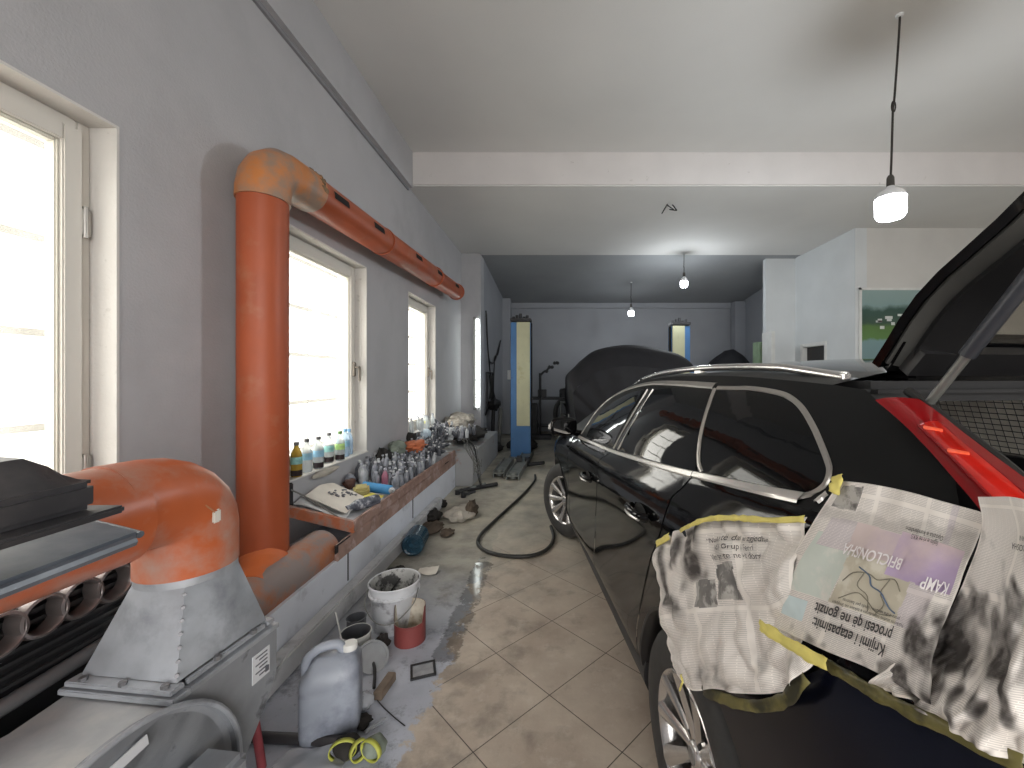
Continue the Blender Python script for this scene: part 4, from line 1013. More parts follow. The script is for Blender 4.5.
# chrome belt strip and the surround of the rear quarter window
beltpx=[(579,435.5),(586,439),(600,445),(614,450.5),(640,458.5),(665,466),(693,473.5)]
b1=[onb(a,b+1.2) for a,b in beltpx]; 
rib(cr2(b1,5),[.016+.008*k/30 for k in range(31)],.007).build('belt_trim',chrome,car,local=True)
q1=[onb(a,b) for a,b in ((694,474.5),(720,480.5),(750,487.5),(780,494),(803,498.5))]
rib(cr2(q1,5),.022,.008).build('belt_trim',chrome,car,local=True)
q2=[onb(a,b) for a,b in ((800,497.5),(812,494.5),(821,489.5),(827.5,482),(830,472),(828.5,463),(822,446),(814,428),(804,411),(795,401.5),(784,394.8),(768,391),(750,388.5),(735,388.4),(718,388))]
rib(cr2(q2,5),.013,.006).build('window_surround',chrome_d,car,local=True)
# small chrome flash at the rear end of the belt
rib(cr2([onb(817,504),onb(823,499),onb(829,494)],4),.014,.008).build('window_surround',chrome,car,local=True)
q3=[onb(a,b) for a,b in ((715.5,386.5),(690,384.3),(665,383.2),(650,383.8),(636,386.8),(622,392),(608,400.5),(597,411.5),(589,423),(582,434))]
rib(cr2(q3,5),[.024 - .010*k/45 for k in range(46)],.008).build('roof_trim',chrome_d,car,local=True)
# pillars between the windows
rib([onb(617,449),onb(634,420),onb(652,390)],.030,.007).build('pillar_trim',mat('pillar_gloss',(.012,.012,.012),.12,coat=.5),car,local=True)
rib([onb(614.5,448.5),onb(631,419),onb(648.5,390)],.006,.010).build('pillar_trim',chrome_d,car,local=True)
rib([onb(619,449.5),onb(636,420),onb(654,390)],.006,.010).build('pillar_trim',chrome_d,car,local=True)
rib(cr2([onb(703.5,473),onb(700.2,462),onb(701.5,438),onb(708,412),onb(715.5,390)],4),.012,.010).build('pillar_trim',chrome_d,car,local=True)
# door handles
for pxs,d_ in (((586,473.5),(597,477.5)),fd),(((634,505),(652,519)),rd):
    (x0,z0),(x1,z1)=[loc_y(a,b,.95) for a,b in pxs]
    z1=z0+.012; x1=x0-.20
    m=MB(); m.grid(lambda u,v: S((x0+x1)/2+.075*math.cos(v*2*PI)*max(u,.001),z0+.035*math.sin(v*2*PI)*max(u,.001),.004-.0),6,20); m.build('handle_cup',seam,d_,local=True)
    m=MB(); pts=[S(x0,z0,.006),S(x0-.02,z0+.002,.034),S((x0+x1)/2,z0+.008,.042),S(x1+.02,z1,.034),S(x1,z1,.006)]; m.tube(cr(pts,5),.0145,10); m.build('door_handle',paint,d_,local=True)
    m=MB(); pts=[S(x0-.02,z0-.012,.040),S((x0+x1)/2,z0-.006,.050),S(x1+.02,z1-.012,.040)]; m.tube(cr(pts,5),.007,8); m.build('handle_trim',chrome,d_,local=True)
# roof rails
for sd in (1,-1):
    pts=[]
    for k in range(25):
        x=-.33+1.85*k/24; e=min(1,min(k,24-k)/3.); pts.append(Vector((x,sd*(ytop(x)-.065),zt(x)+.016+.016*e)))
    m=MB(); m.tube(pts,[.013]*25,10); m.build('roof_rail',silverroof,car,local=True)
    for x in (-.31,.45,1.45): MB().box((x,sd*(ytop(x)-.065),zt(x)+.016),(.07,.02,.025),bev=.006).build('rail_foot',silverroof,car,local=True)
# door mirrors
for sd in (1,-1):
    m=MB(); 
    def mir(u,v):
        th=2*PI*u; ph=PI*v; r=Vector((.085*math.cos(ph)*1.0,.110*math.sin(ph)*math.copysign(abs(math.cos(th))**.6,math.cos(th)),.076*math.sin(ph)*math.copysign(abs(math.sin(th))**.6,math.sin(th))))
        k=1
        return Vector((2.06+(r.x if r.x>0 else r.x*.35),sd*(1.02+r.y*k),1.215+r.z*k))
    m.grid(mir,24,14); mm=m.build('door_mirror',paint,car,local=True)
    m=MB(); m.tube([(2.08,sd*.87,1.15),(2.08,sd*.95,1.17)],[.03,.022],8); m.build('mirror_arm',paint,mm,local=True)
    m=MB(); m.add([(2.030-.022*math.cos(a),sd*(1.02+.088*math.copysign(abs(math.cos(a))**.6,math.cos(a))),1.215+.058*math.copysign(abs(math.sin(a))**.6,math.sin(a))) for a in [2*PI*k/28 for k in range(28)]],[tuple(range(28))]); m.build('mirror_glass',mat('mirror_glass',(.5,.5,.5),.02,metal=1,var=0),mm,local=True)
    m=MB(); m.tube(cr([(2.09,sd*1.06,1.245),(2.08,sd*1.125,1.232),(2.05,sd*1.137,1.20)],4),.010,8); m.build('turn_signal',mat('signal_lens',(.7,.68,.65),.1,coat=.5),mm,local=True)
# tail lamps
def lampgrid(A,B,nu=22,nv=8,off=.006,bul=.02):
    "loft between two 3D edge curves"
    A=cr(A,6); B=cr(B,6); n=min(len(A),len(B))
    def fn(u,v):
        i=u*(n-1); k=min(int(i),n-2); f=i-k
        a=A[k].lerp(A[k+1],f); b=B[k].lerp(B[k+1],f); p=a.lerp(b,v); s=math.sin(v*PI)
        return p+Vector((-.35,.8,.25))*s*bul
    return fn
LA_=[loc3(x,y,yl) for x,y,yl in ((875,400,.745),(900,421,.765),(925,446,.79),(955,480,.825),(985,516,.85),(1010,552,.87))]
LB_=[loc3(x,y,yl) for x,y,yl in ((919,399,.69),(938,412,.70),(962,431,.715),(995,456,.74),(1030,482,.765),(1075,520,.80))]
m=MB(); m.grid(lampgrid(LA_,LB_),26,10); tl=m.build('tail_lamp',redlamp,car,local=True)
# brighter lens panel inside the lamp
f0=lampgrid(LA_,LB_,bul=.024)
m=MB(); m.grid(lambda u,v: f0(.30+.70*u,.36+.46*v+.10*u*0)+Vector((-.002,.005,.002)),20,6); m.build('lamp_lens',redlamp_b,tl,local=True)
m=MB(); m.tube([f0(.30,.36+.46*k/6)+Vector((0,.006,.002)) for k in range(7)]+[f0(.30+.7*k/12,.82)+Vector((0,.006,.002)) for k in range(1,13)],.0022,6)
m.tube([f0(.30+.7*k/12,.36)+Vector((0,.006,.002)) for k in range(13)],.0022,6); m.build('lens_edge',redlamp,tl,local=True)
m=MB()
for uu in (.33,.50):
    m.tube([f0(uu+.02*k,.42+.09*k)+Vector((0,.007,.002)) for k in range(4)],.004,6)
m.build('lens_prism',mat('lens_bright',(.9,.12,.05),.08,coat=1),tl,local=True)
# the mirrored lamp on the other side
m=MB(); fr=lampgrid([Vector((p.x,-p.y,p.z)) for p in LA_],[Vector((p.x,-p.y,p.z)) for p in LB_],bul=0); m.grid(fr,20,6); m.build('tail_lamp',redlamp,car,local=True)
# gutter of the tailgate opening, inside the lamp
def gut(a,b): 
    A=cr(a,6); return A
m=MB(); LC_=[p+Vector((.07,-.055,.0)) for p in LB_]
m.grid(lampgrid(LB_,LC_,bul=0),24,3); m.build('opening_gutter',darktrim,car,local=True)
m=MB(); m.tube(cr([p+Vector((.03,-.03,.012)) for p in LC_],4),.010,8); m.build('opening_seal',rubber,car,local=True)
m=MB(); m.box((-.36,0,1.622),(.10,1.06,.05),bev=.02); m.build('roof_crossmember',paint,car,local=True)

# raised tailgate
hz=Vector((-.385,0,1.635)); ddir=Vector((-.765,0,.645)).normalized(); nrm=Vector((.645,0,.765)).normalized()
tg=bpy.data.objects.new('tailgate',None); COL.objects.link(tg); tg.parent=car; MW[tg]=mworld(car)
def T(a,y,d=0): # along the gate, across, outward
    return hz+ddir*a+Vector((0,y,0))+nrm*(d+.035*math.exp(-((a-.2)/.16)**2))
def hw(a): return .585+.07*min(1,a/.7)
GL=1.15
def gate_ring(i0,i1,d0):
    pass
# outer skin round the rear window
def strip(fa,fb,n,name,mt,th=.03):
    m=MB(); m.sheet(lambda u,v: Vector(fa(u)).lerp(Vector(fb(u)),v),n,4,th); return m.build(name,mt,tg,local=True)
for sd in (1,-1):
    strip(lambda u: T(GL*u,sd*hw(GL*u),.012),lambda u: T(GL*u,sd*(hw(GL*u)-.07),.025),18,'gate_edge',paint,.02)
    strip(lambda u: T(.02+GL*u*.97,sd*(hw(GL*u)-.008),.005),lambda u: T(.02+GL*u*.97,sd*(hw(GL*u)-.045),-.008),18,'gate_seal',sealgrey,.018)
    strip(lambda u: T(.04+.95*GL*u,sd*(hw(GL*u)-.04),-.012),lambda u: T(.04+.95*GL*u,sd*(hw(GL*u)-.15),-.035),18,'gate_trim',darktrim,.03)
    m=MB(); m.tube([T(.06+1.05*u/14,sd*(hw(.06+1.05*u/14)-.155),-.04) for u in range(15)],.008,8); m.build('gate_bead',strutm,tg,local=True)
strip(lambda u: T(.0,(u-.5)*1.14,.01),lambda u: T(.085,(u-.5)*1.16,.012),14,'gate_top',paint,.04)
m=MB(); m.sheet(lambda u,v: T(.02+.065*v,(u-.5)*1.10,-.03),12,3,.03); m.build('gate_top_lining',darktrim,tg,local=True)
m=MB(); m.sheet(lambda u,v: T(.70+.47*v,(u-.5)*2*(hw(.7+.47*v)-.04),0),14,8,.07); m.build('gate_lower',paint,tg,local=True)
m=MB(); m.sheet(lambda u,v: T(.08+.65*v,(u-.5)*2*(hw(.08+.65*v)-.12),.01),14,8,.006)
gm=bpy.data.materials.new('rear_glass'); gm.use_nodes=True; nt=gm.node_tree; 
for n_ in list(nt.nodes): nt.nodes.remove(n_)
o_=nt.nodes.new('ShaderNodeOutputMaterial'); tr_=nt.nodes.new('ShaderNodeBsdfTransparent'); tr_.inputs[0].default_value=(.72,.70,.66,1); gl_=nt.nodes.new('ShaderNodeBsdfGlossy'); gl_.inputs['Roughness'].default_value=.02; gl_.inputs[0].default_value=(.9,.9,.9,1)
mx_=nt.nodes.new('ShaderNodeMixShader'); mx_.inputs[0].default_value=.06; nt.links.new(tr_.outputs[0],mx_.inputs[1]); nt.links.new(gl_.outputs[0],mx_.inputs[2]); nt.links.new(mx_.outputs[0],o_.inputs[0])
m.build('rear_glass',gm,tg,local=True)
# gas strut
s0=loc3(930,402,.66); s1=loc3(1030,276,.66)
m=MB(); m.tube([s0,s0.lerp(s1,.5)],.0085,12); m.build('gas_strut',strutm,car,local=True)
m=MB(); m.tube([s0.lerp(s1,.42),s1+ (s1-s0)*.3],.0135,14); m.build('strut_tube',strutb,car,local=True)

# wheels
def wheel(x,y,sd,steer):
    w=bpy.data.objects.new('wheel',None); COL.objects.link(w); w.parent=car
    w.location=(x,y,.37); w.rotation_euler=(0,0,steer); MW[w]=mworld(car)@Matrix.Translation((x,y,.37))@Matrix.Rotation(steer,4,'Z')
    # local: axle along y, outer face toward +y*sd
    Rw=Matrix.Rotation(-PI/2*sd,3,'X')
    tp=[(.236,-.10),(.250,-.112),(.30,-.118),(.345,-.112),(.364,-.095),(.370,-.07),(.370,-.063),(.360,-.062),(.360,-.054),(.3705,-.053),(.371,-.012),(.361,-.011),(.361,-.003),(.371,-.002),(.371,.036),(.361,.037),(.361,.045),(.370,.046),(.369,.074),(.362,.094),(.345,.110),(.30,.118),(.262,.115),(.250,.108),(.238,.100)]
    # profile is radius, offset along axle; outer face at +
    m=MB(); m.lathe([(r,o-.115) for r,o in tp],(0,0,0),64,R=Rw); m.build('tyre',rubber,w,local=True,smooth=35)
    rp=[(.225,-.20),(.215,-.12),(.208,-.06),(.216,-.03),(.226,-.012),(.236,-.006),(.241,-.010),(.243,-.016),(.238,-.022)]
    m=MB(); m.lathe(rp,(0,0,0),64,R=Rw)
    m.build('rim',alloy,w,local=True,smooth=35)
    m=MB(); m.lathe([(0,-.14),(.19,-.14),(.215,-.13)],(0,0,0),48,R=Rw); m.lathe([(0,-.095),(.155,-.095),(.155,-.115)],(0,0,0),40,R=Rw); m.build('brake_disc',alloy_d,w,local=True)
    m=MB(); n=10
    for k in range(n):
        a0=2*PI*k/n+.1
        def spoke(u,v):
            r=.045+.187*u; hwid=(.013+.017*u**1.5) ; a=(v-.5)*2
            zz=-.045+.036*u**1.2 if True else 0
            zz+=-.010*abs(a)**2
            px_,py_=r, a*hwid; c,s=math.cos(a0),math.sin(a0)
            return Rw@Vector((px_*c-py_*s,px_*s+py_*c,zz))
        m.sheet(spoke,10,6,.014)
    m.build('spokes',alloy,w,local=True,smooth=50)
    m=MB(); m.lathe([(0,-.030),(.03,-.030),(.036,-.034),(.040,-.044),(.075,-.046),(.082,-.055),(.08,-.07)],(0,0,0),40,R=Rw); m.build('hub',alloy,w,local=True)
    m=MB(); m.lathe([(0,-.026),(.024,-.027),(.029,-.033)],(0,0,0),24,R=Rw); m.build('hub_cap',mat('cap_grey',(.25,.25,.25),.3,metal=.6),w,local=True)
    m=MB()
    for k in range(5):
        a=2*PI*k/5+.4; p=Rw@Vector((.056*math.cos(a),.056*math.sin(a),-.0455)); q=Rw@Vector((.056*math.cos(a),.056*math.sin(a),-.040)); m.cyl(p,q,.011,seg=12)
    m.build('wheel_bolts',alloy_d,w,local=True)
wheel(0,.925,1,0); wheel(2.86,.925,1,math.radians(27)); wheel(0,-.925,-1,0); wheel(2.86,-.94,-1,math.radians(24))

# ------------------------------------------------------------------ newspaper masking on the car
def net(rows):
    "smooth surface through a net of (px, py, sideways) points on the car"
    G=[[loc3(*p) for p in r] for r in rows]
    nr,nc=len(G),len(G[0])
    def c1(P,t):
        n=len(P); i=min(int(t*(n-1)),n-2); f=t*(n-1)-i
        p0=P[i-1] if i>0 else P[0]*2-P[1]; p1=P[i]; p2=P[i+1]; p3=P[i+2] if i+2<n else P[-1]*2-P[-2]
        return .5*((2*p1)+(p2-p0)*f+(2*p0-5*p1+4*p2-p3)*f*f+(3*p1-p0-3*p2+p3)*f**3)
    return lambda u,v: c1([c1(r,u) for r in G],v)
def paper_material(name,base,ink,ls,dark=.5,cols=3.,patch=None):
    m=bpy.data.materials.new(name); m.use_nodes=True; nt=m.node_tree; N=nt.nodes; L=nt.links; b=N['Principled BSDF']; b.inputs['Roughness'].default_value=.8
    uv=N.new('ShaderNodeUVMap'); uv.uv_map='UVMap'
    mp=N.new('ShaderNodeMapping'); L.new(uv.outputs[0],mp.inputs[0])
    br=N.new('ShaderNodeTexBrick'); br.offset=.37; br.inputs['Scale'].default_value=1; br.inputs['Brick Width'].default_value=9./ls; br.inputs['Row Height'].default_value=1./ls; br.inputs['Mortar Size'].default_value=.30/ls; br.inputs['Mortar Smooth'].default_value=.4
    L.new(mp.outputs[0],br.inputs['Vector'])
    nz=N.new('ShaderNodeTexNoise'); nz.inputs['Scale'].default_value=3.0; nz.inputs['Detail'].default_value=6; L.new(mp.outputs[0],nz.inputs['Vector'])
    col=N.new('ShaderNodeTexBrick'); col.offset=0; col.inputs['Scale'].default_value=1; col.inputs['Brick Width'].default_value=1/cols; col.inputs['Row Height'].default_value=.46; col.inputs['Mortar Size'].default_value=.014; L.new(mp.outputs[0],col.inputs['Vector'])
    def mth(op,a,c):
        n=N.new('ShaderNodeMath'); n.operation=op
        for i,q in enumerate((a,c)):
            if isinstance(q,(int,float)): n.inputs[i].default_value=q
            else: L.new(q,n.inputs[i])
        return n.outputs[0]
    k=mth('MULTIPLY',mth('SUBTRACT',1.,br.outputs['Fac']),mth('SUBTRACT',1.,col.outputs['Fac']))
    k=mth('MULTIPLY',k,dark)
    mx=N.new('ShaderNodeMix'); mx.data_type='RGBA'; L.new(k,mx.inputs['Factor']); mx.inputs['A'].default_value=base+(1,); mx.inputs['B'].default_value=ink+(1,)
    out=mx.outputs['Result']
    rp=N.new('ShaderNodeMapRange'); rp.inputs['From Min'].default_value=.48; rp.inputs['From Max'].default_value=.72; L.new(nz.outputs['Fac'],rp.inputs['Value'])
    m2=N.new('ShaderNodeMix'); m2.data_type='RGBA'; L.new(mth('MULTIPLY',rp.outputs[0],.35),m2.inputs['Factor']); L.new(out,m2.inputs['A']); m2.inputs['B'].default_value=(base[0]*.62,base[1]*.58,base[2]*.55,1)
    at_=N.new('ShaderNodeAttribute'); at_.attribute_name='stain'
    n4=N.new('ShaderNodeTexNoise'); n4.inputs['Scale'].default_value=18; n4.inputs['Detail'].default_value=6; L.new(mp.outputs[0],n4.inputs['Vector'])
    sk=mth('MULTIPLY',at_.outputs['Fac'],mth('ADD',mth('MULTIPLY',n4.outputs['Fac'],.9),.5))
    ck=N.new('ShaderNodeClamp'); L.new(sk,ck.inputs[0])
    m3=N.new('ShaderNodeMix'); m3.data_type='RGBA'; L.new(ck.outputs[0],m3.inputs['Factor']); L.new(m2.outputs['Result'],m3.inputs['A']); m3.inputs['B'].default_value=(.055,.047,.043,1)
    L.new(m3.outputs['Result'],b.inputs['Base Color']); MATS[name]=m; return m
paperm=paper_material('newsprint',(.82,.77,.715),(.36,.335,.32),104,.55)
paperm3=paper_material('newsprint_fine',(.82,.77,.715),(.36,.335,.32),150,.55)
printm=paper_material('newsprint_tint',(.72,.66,.65),(.40,.36,.39),120,.7)
photo_g=mat('printed_photo_grey',(.19,.18,.17),.8,var=.35,vs=26,col2=(.42,.40,.37),c2lo=.5,c2hi=.58,c2s=22)
photo_d=mat('printed_photo_dark',(.10,.09,.085),.8,var=.5,vs=14,col2=(.26,.24,.22),c2lo=.5,c2hi=.62,c2s=14)
overspray=mat('paint_overspray',(.13,.11,.10),.7,var=.5,vs=9,col2=(.38,.34,.31),c2lo=.48,c2hi=.62,c2s=9)
purple=mat('printed_purple',(.47,.36,.53),.8,var=.14,vs=9,col2=(.66,.53,.54),c2lo=.44,c2hi=.64,c2s=5.5)
peach=mat('printed_peach',(.66,.55,.53),.8,var=.1,vs=9,col2=(.50,.40,.52),c2lo=.44,c2hi=.66,c2s=5.5)
mapm=mat('printed_map',(.58,.53,.42),.8,var=.14,vs=16,col2=(.70,.66,.56),c2lo=.5,c2hi=.58,c2s=16)
mapblue=mat('printed_blue_line',(.12,.17,.26),.8)
mapline=mat('printed_grey_line',(.24,.22,.17),.8)
greenish=mat('printed_green_tint',(.60,.645,.585),.8,var=.08,vs=9,col2=(.74,.71,.65),c2lo=.5,c2hi=.6,c2s=10)
bluetint=mat('printed_blue_tint',(.60,.70,.71),.8,var=.1,vs=20)
ink=mat('printing_ink',(.055,.05,.05),.7)
white_ink=mat('white_lettering',(.86,.82,.82),.8)
PM=[paperm,printm,photo_g,photo_d,overspray,purple,peach,mapm,greenish,bluetint]
def lettering(body,fn,u0,v0,size,du,dv,parent,mt=None,off=.003,asp=1.,bold=0.):
    "letters laid on a sheet; du, dv give the reading direction in sheet coordinates"
    vs,fs=text2d(body,1.,bold)
    P=[]
    for x,y in vs:
        u=u0+du[0]*x*size*asp+dv[0]*y*size; v=v0+du[1]*x*size*asp+dv[1]*y*size
        p=Vector(fn(u,v)); e=.01
        n=(Vector(fn(u+e,v))-p).cross(Vector(fn(u,v+e))-p)
        n=n.normalized() if n.length else Vector((0,1,0))
        if n.y<0: n=-n
        P.append(p+n*off)
    m=MB(); m.add(P,fs); return m.build('lettering',mt or ink,parent,local=True,smooth=0)
def wrapthing(name,label,cat,group=None):
    return None
def paper(name,label,fn,mf,nu,nv,group,stain=None,base=None):
    m=MB(); m.grid(fn,nu,nv,mf=mf); o=m.build(name,[base or paperm]+PM[1:],None,local=True,smooth=0)
    o.data.polygons.foreach_set('use_smooth',[True]*len(o.data.polygons))
    ca=o.data.attributes.new('stain','FLOAT','POINT')
    if stain: ca.data.foreach_set('value',[max(0.,min(1.,stain(i/nu,j/nv))) for j in range(nv+1) for i in range(nu+1)])
    o.location=CO; o.rotation_euler=(0,0,math.atan2(CFx.y,CFx.x)); MW[o]=mworld(car)
    # real thickness
    md=o.modifiers.new('thickness','SOLIDIFY'); md.thickness=.0008; md.offset=0
    tag(o,label,'newspaper',group); return o
# first sheet, over the wheel
r1=[[(659,541,.952),(676,531,.956),(694,522,.957),(725,517,.956),(760,518,.952),(806,517,.945)],
    [(657,575,.972),(676,566,.975),(698,560,.978),(728,556,.978),(762,556,.974),(800,552,.965)],
    [(661,612,.985),(680,606,.99),(704,602,.995),(735,600,.995),(768,600,.99),(796,590,.98)],
    [(668,648,.985),(686,648,.995),(710,650,1.0),(740,650,1.0),(775,645,.995),(800,628,.985)],
    [(674,672,.98),(690,690,.985),(712,689,.995),(745,694,.99),(784,690,.98),(812,662,.975)]]
def cr1(fn,amp,sc,seed):
    def g(u,v):
        p=Vector(fn(u,v)); e=math.sin(PI*min(max(u,0),1))**.5
        n=noise.noise(Vector((u*sc,v*sc*.8,seed)))+.6*noise.noise(Vector((u*sc*2.3+7,v*sc*1.6,seed)))
        n=abs(n)*1.2-.3
        f=noise.noise(Vector((u*13,v*3.,seed+9)))*max(0,.55-v)*1.2+.35*(abs(noise.noise(Vector((u*7+v*4,v*9-u*3,seed+5))))-.2)+noise.noise(Vector((u*12-v*3,v*3,seed)))*max(0,v-.7)*1.5
        return p+Vector((-.2,.9,.2))*amp*(n+f)
    return g
n1=cr1(net(r1),.030,3.8,2.)
def ss(x,a,b): t=min(1,max(0,(x-a)/(b-a))); return t*t*(3-2*t)
def bx(u,v,u0,u1,v0,v1,f=.02): return ss(u,u0-f,u0+f)*(1-ss(u,u1-f,u1+f))*ss(v,v0-f,v0+f)*(1-ss(v,v1-f,v1+f))
def mf1(u,v):
    w=.012*noise.noise(Vector((u*9,v*9,1))); u2=u+w; v2=v+w
    if .34<u2<.48 and .375<v2<.53: return 2
    if .49<u2<.64 and .285<v2<.49: return 2
    return 0
def st1(u,v):
    n=noise.noise(Vector((u*8,v*5,3)))+.5*noise.noise(Vector((u*19,v*12,4)))
    k=1.1*bx(u,v,.055,.10,.06,.47)+1.0*bx(u+.03*n,v,.12,.27,.03,.55,.05)*ss(n,-.35,.3)+1.0*bx(u,v+.02*n,.30,.45,.02,.37,.03)*ss(n,-.8,.0)
    k+=.8*bx(u+.05*n,v,.24,.50,.86,1.1,.08)*ss(n,-.3,.4)+.5*bx(u,v,.5,.8,.0,.06,.05)+.45*bx(u,v+.04*n,.55,1.1,.80,1.1,.12)*ss(n,-.1,.4)
    k+=.28*ss(n,.15,.7)*(1-v)
    return k
np1=paper('newspaper_sheet','crumpled newspaper sheet taped above the rear wheel of the black car',n1,mf1,150,130,None,st1)
tdx,tdy=(1,0),(0,-1)
lettering('“Nuk do të dal ne zgjedhje',n1,.49,.165,.045,tdx,(0,-1.05),np1,asp=.72,off=.0065)
lettering('VOT Grup i Ferri',n1,.54,.215,.045,tdx,(0,-1.05),np1,asp=.72,off=.0065)
lettering('Vlen per te ne vit dorpi',n1,.50,.262,.045,tdx,(0,-1.05),np1,asp=.72,off=.0065)
# second sheet, hanging from the corner of the quarter window
r2=[[(841,481,.925),(870,484,.918),(905,491,.91),(945,502,.895),(986,514,.88)],
    [(820,512,.945),(856,521,.945),(894,531,.942),(934,543,.935),(972,556,.922)],
    [(797,549,.965),(836,560,.972),(878,572,.975),(920,586,.972),(955,597,.96)],
    [(779,586,.98),(818,600,.992),(860,615,.998),(900,630,.998),(938,643,.99)],
    [(768,624,.985),(805,641,.998),(845,659,1.005),(888,679,1.005),(934,704,1.0)]]
def cr2_(fn,amp,seed):
    def g(u,v):
        p=Vector(fn(u,v)); n=noise.noise(Vector((u*2.6,v*2.2,seed)))+.4*noise.noise(Vector((u*6,v*5,seed)))
        k=max(0,u-.72)*max(0,v-.45)*5
        n2=noise.noise(Vector((u*11,v*9,seed+4)))*k
        return p+Vector((-.25,.9,.2))*amp*(n+n2)
    return g
n2=cr2_(net(r2),.012,5.)
def mf2(u,v):
    w=.015*noise.noise(Vector((u*7,v*7,2)))
    if .05<u<.22 and .03<v+w<.19: return 2
    if u<.055: return 0
    if v<.235: return 1 if .80<u<.84 else 0
    if .86<u<.95 and .10<v<.235: return 9
    if .235<v+w*.6<.50 and u+w>.54 and u<.965: return 5
    if .255<v+w<.435 and .10<u<=.60: return 6 if u+w>.26 else 1
    if .43<v<.74 and .31<u+w<.86: return 7 if u+w<.70 else 1
    if .36<v<.74 and .07<u<=.31: return 8
    if .78<v<.90 and .06<u<.20: return 9
    return 0
def st2(u,v):
    n=noise.noise(Vector((u*9-v*4,v*7,5)))+.5*noise.noise(Vector((u*22,v*18,4)))
    return .95*ss(u+.05*n,.76,.84)*ss(v+.06*n,.54,.66)*ss(n,-.75,.15)+.7*ss(v+.03*n,.90,.97)*ss(n,-.2,.4)+.25*ss(v+u*.1+.04*n,.2,.24)*(1-ss(v,.25,.30))
np2=paper('newspaper_sheet','newspaper sheet with purple banner and upside-down headline taped below the quarter window',n2,mf2,130,130,None,st2)
lettering('Krijimi i etapasimit:',n2,.70,.848,.088,(-1,0),(0,1.0),np2,asp=.64,bold=.016)
lettering('procesi që ne gonzit',n2,.715,.765,.088,(-1,0),(0,1.0),np2,asp=.64,bold=.016)
lettering('Publikohet studimi mbi ndarjen e tokave ne Shqiperi',n2,.77,.718,.026,(-1,0),(0,1.0),np2,asp=.78)
lettering('pronave dhe vendimi i fundit per banoret',n2,.73,.690,.026,(-1,0),(0,1.0),np2,asp=.78)
lettering('KAMP',n2,.945,.445,.105,(-1,-.01),(0,.95),np2,white_ink,asp=.68,bold=.012)
lettering('BFICLONSHA',n2,.62,.395,.095,(-1,0),(0,.95),np2,white_ink,asp=.64,bold=.012)
lettering('Opozita e kundershton',n2,.80,.205,.036,(-1,0),(0,1.1),np2,asp=.68)
lettering('ligjin e ri te KKS',n2,.78,.240,.036,(-1,0),(0,1.1),np2,asp=.68)
# map lines
def online(fn,pts,parent,w,mt,name='map_line'):
    P=[Vector(fn(u,v))+Vector((-.2,.9,.2))*.0015 for u,v in pts]; m=MB(); m.tube(cr(P,4),w,5); m.build(name,mt,parent,local=True)
online(n2,[(.40,.50),(.47,.53),(.50,.58),(.56,.60),(.63,.66),(.68,.68)],np2,.0011,mapblue)
online(n2,[(.34,.60),(.38,.54),(.46,.52),(.52,.54),(.60,.51),(.66,.56)],np2,.0007,mapline)
online(n2,[(.36,.70),(.44,.64),(.50,.66),(.58,.71),(.66,.70)],np2,.0007,mapline)
online(n2,[(.44,.52),(.43,.60),(.50,.64),(.53,.72)],np2,.0006,mapline)
online(n2,[(.58,.52),(.56,.60),(.60,.66),(.57,.73)],np2,.0006,mapline)
# third sheet toward the tailgate
r3=[[(978,497,.895),(1010,497,.89),(1045,505,.88),(1085,520,.86)],
    [(985,528,.915),(1020,535,.925),(1060,545,.92),(1105,560,.90)],
    [(962,580,.955),(1005,590,.96),(1060,605,.955),(1120,625,.935)],
    [(925,640,.985),(985,660,.99),(1050,685,.985),(1120,710,.965)],
    [(872,684,1.0),(945,720,1.0),(1030,765,.995),(1120,810,.98)]]
def cr3(fn,amp,seed):
    def g(u,v):
        p=Vector(fn(u,v)); n=noise.noise(Vector((u*3.,v*2.5,seed)))*(.5+v)
        k=max(0,v-.45)*2.0
        n2=(noise.noise(Vector((u*10-v*6,v*9,seed+4)))+.5*noise.noise(Vector((u*21,v*17,seed+4))))*k
        return p+Vector((-.25,.9,.2))*amp*(n+n2)
    return g
n3=cr3(net(r3),.022,11.)
def mf3(u,v):
    q=noise.noise(Vector((u*9-v*5,v*8,7)))
    return 0
def st3(u,v):
    n=noise.noise(Vector((u*7-v*6,v*7,7)))+.55*noise.noise(Vector((u*17-v*9,v*15,2)))
    k=.8*ss(v+.10*n+.05*u,.46,.56)*(1-ss(v,.74,.86))*ss(n,-.55,.05)
    k+=.85*ss(v,.66,.8)*ss(n,-.02,.30)
    k+=.30*ss(u+.06*n,.30,.0)*ss(v,.1,.3) if False else 0
    for uu in (.47,.60): k*=1-.9*bx(u,v,uu,uu+.055,.55,.74,.02)
    return k+.25*ss(n,.2,.6)*ss(v,.1,.3)
np3=paper('newspaper_sheet','creased newspaper sheet with dark overspray, nearest the red tail lamp',n3,mf3,130,150,None,st3,paperm3)
lettering('HEKUROSHA',n3,.55,.30,.07,(-1,0),(0,.6),np3,asp=.6)
lettering('DORIANA KARAMANI',n3,.70,.255,.06,(-1,0),(0,.6),np3,asp=.55)
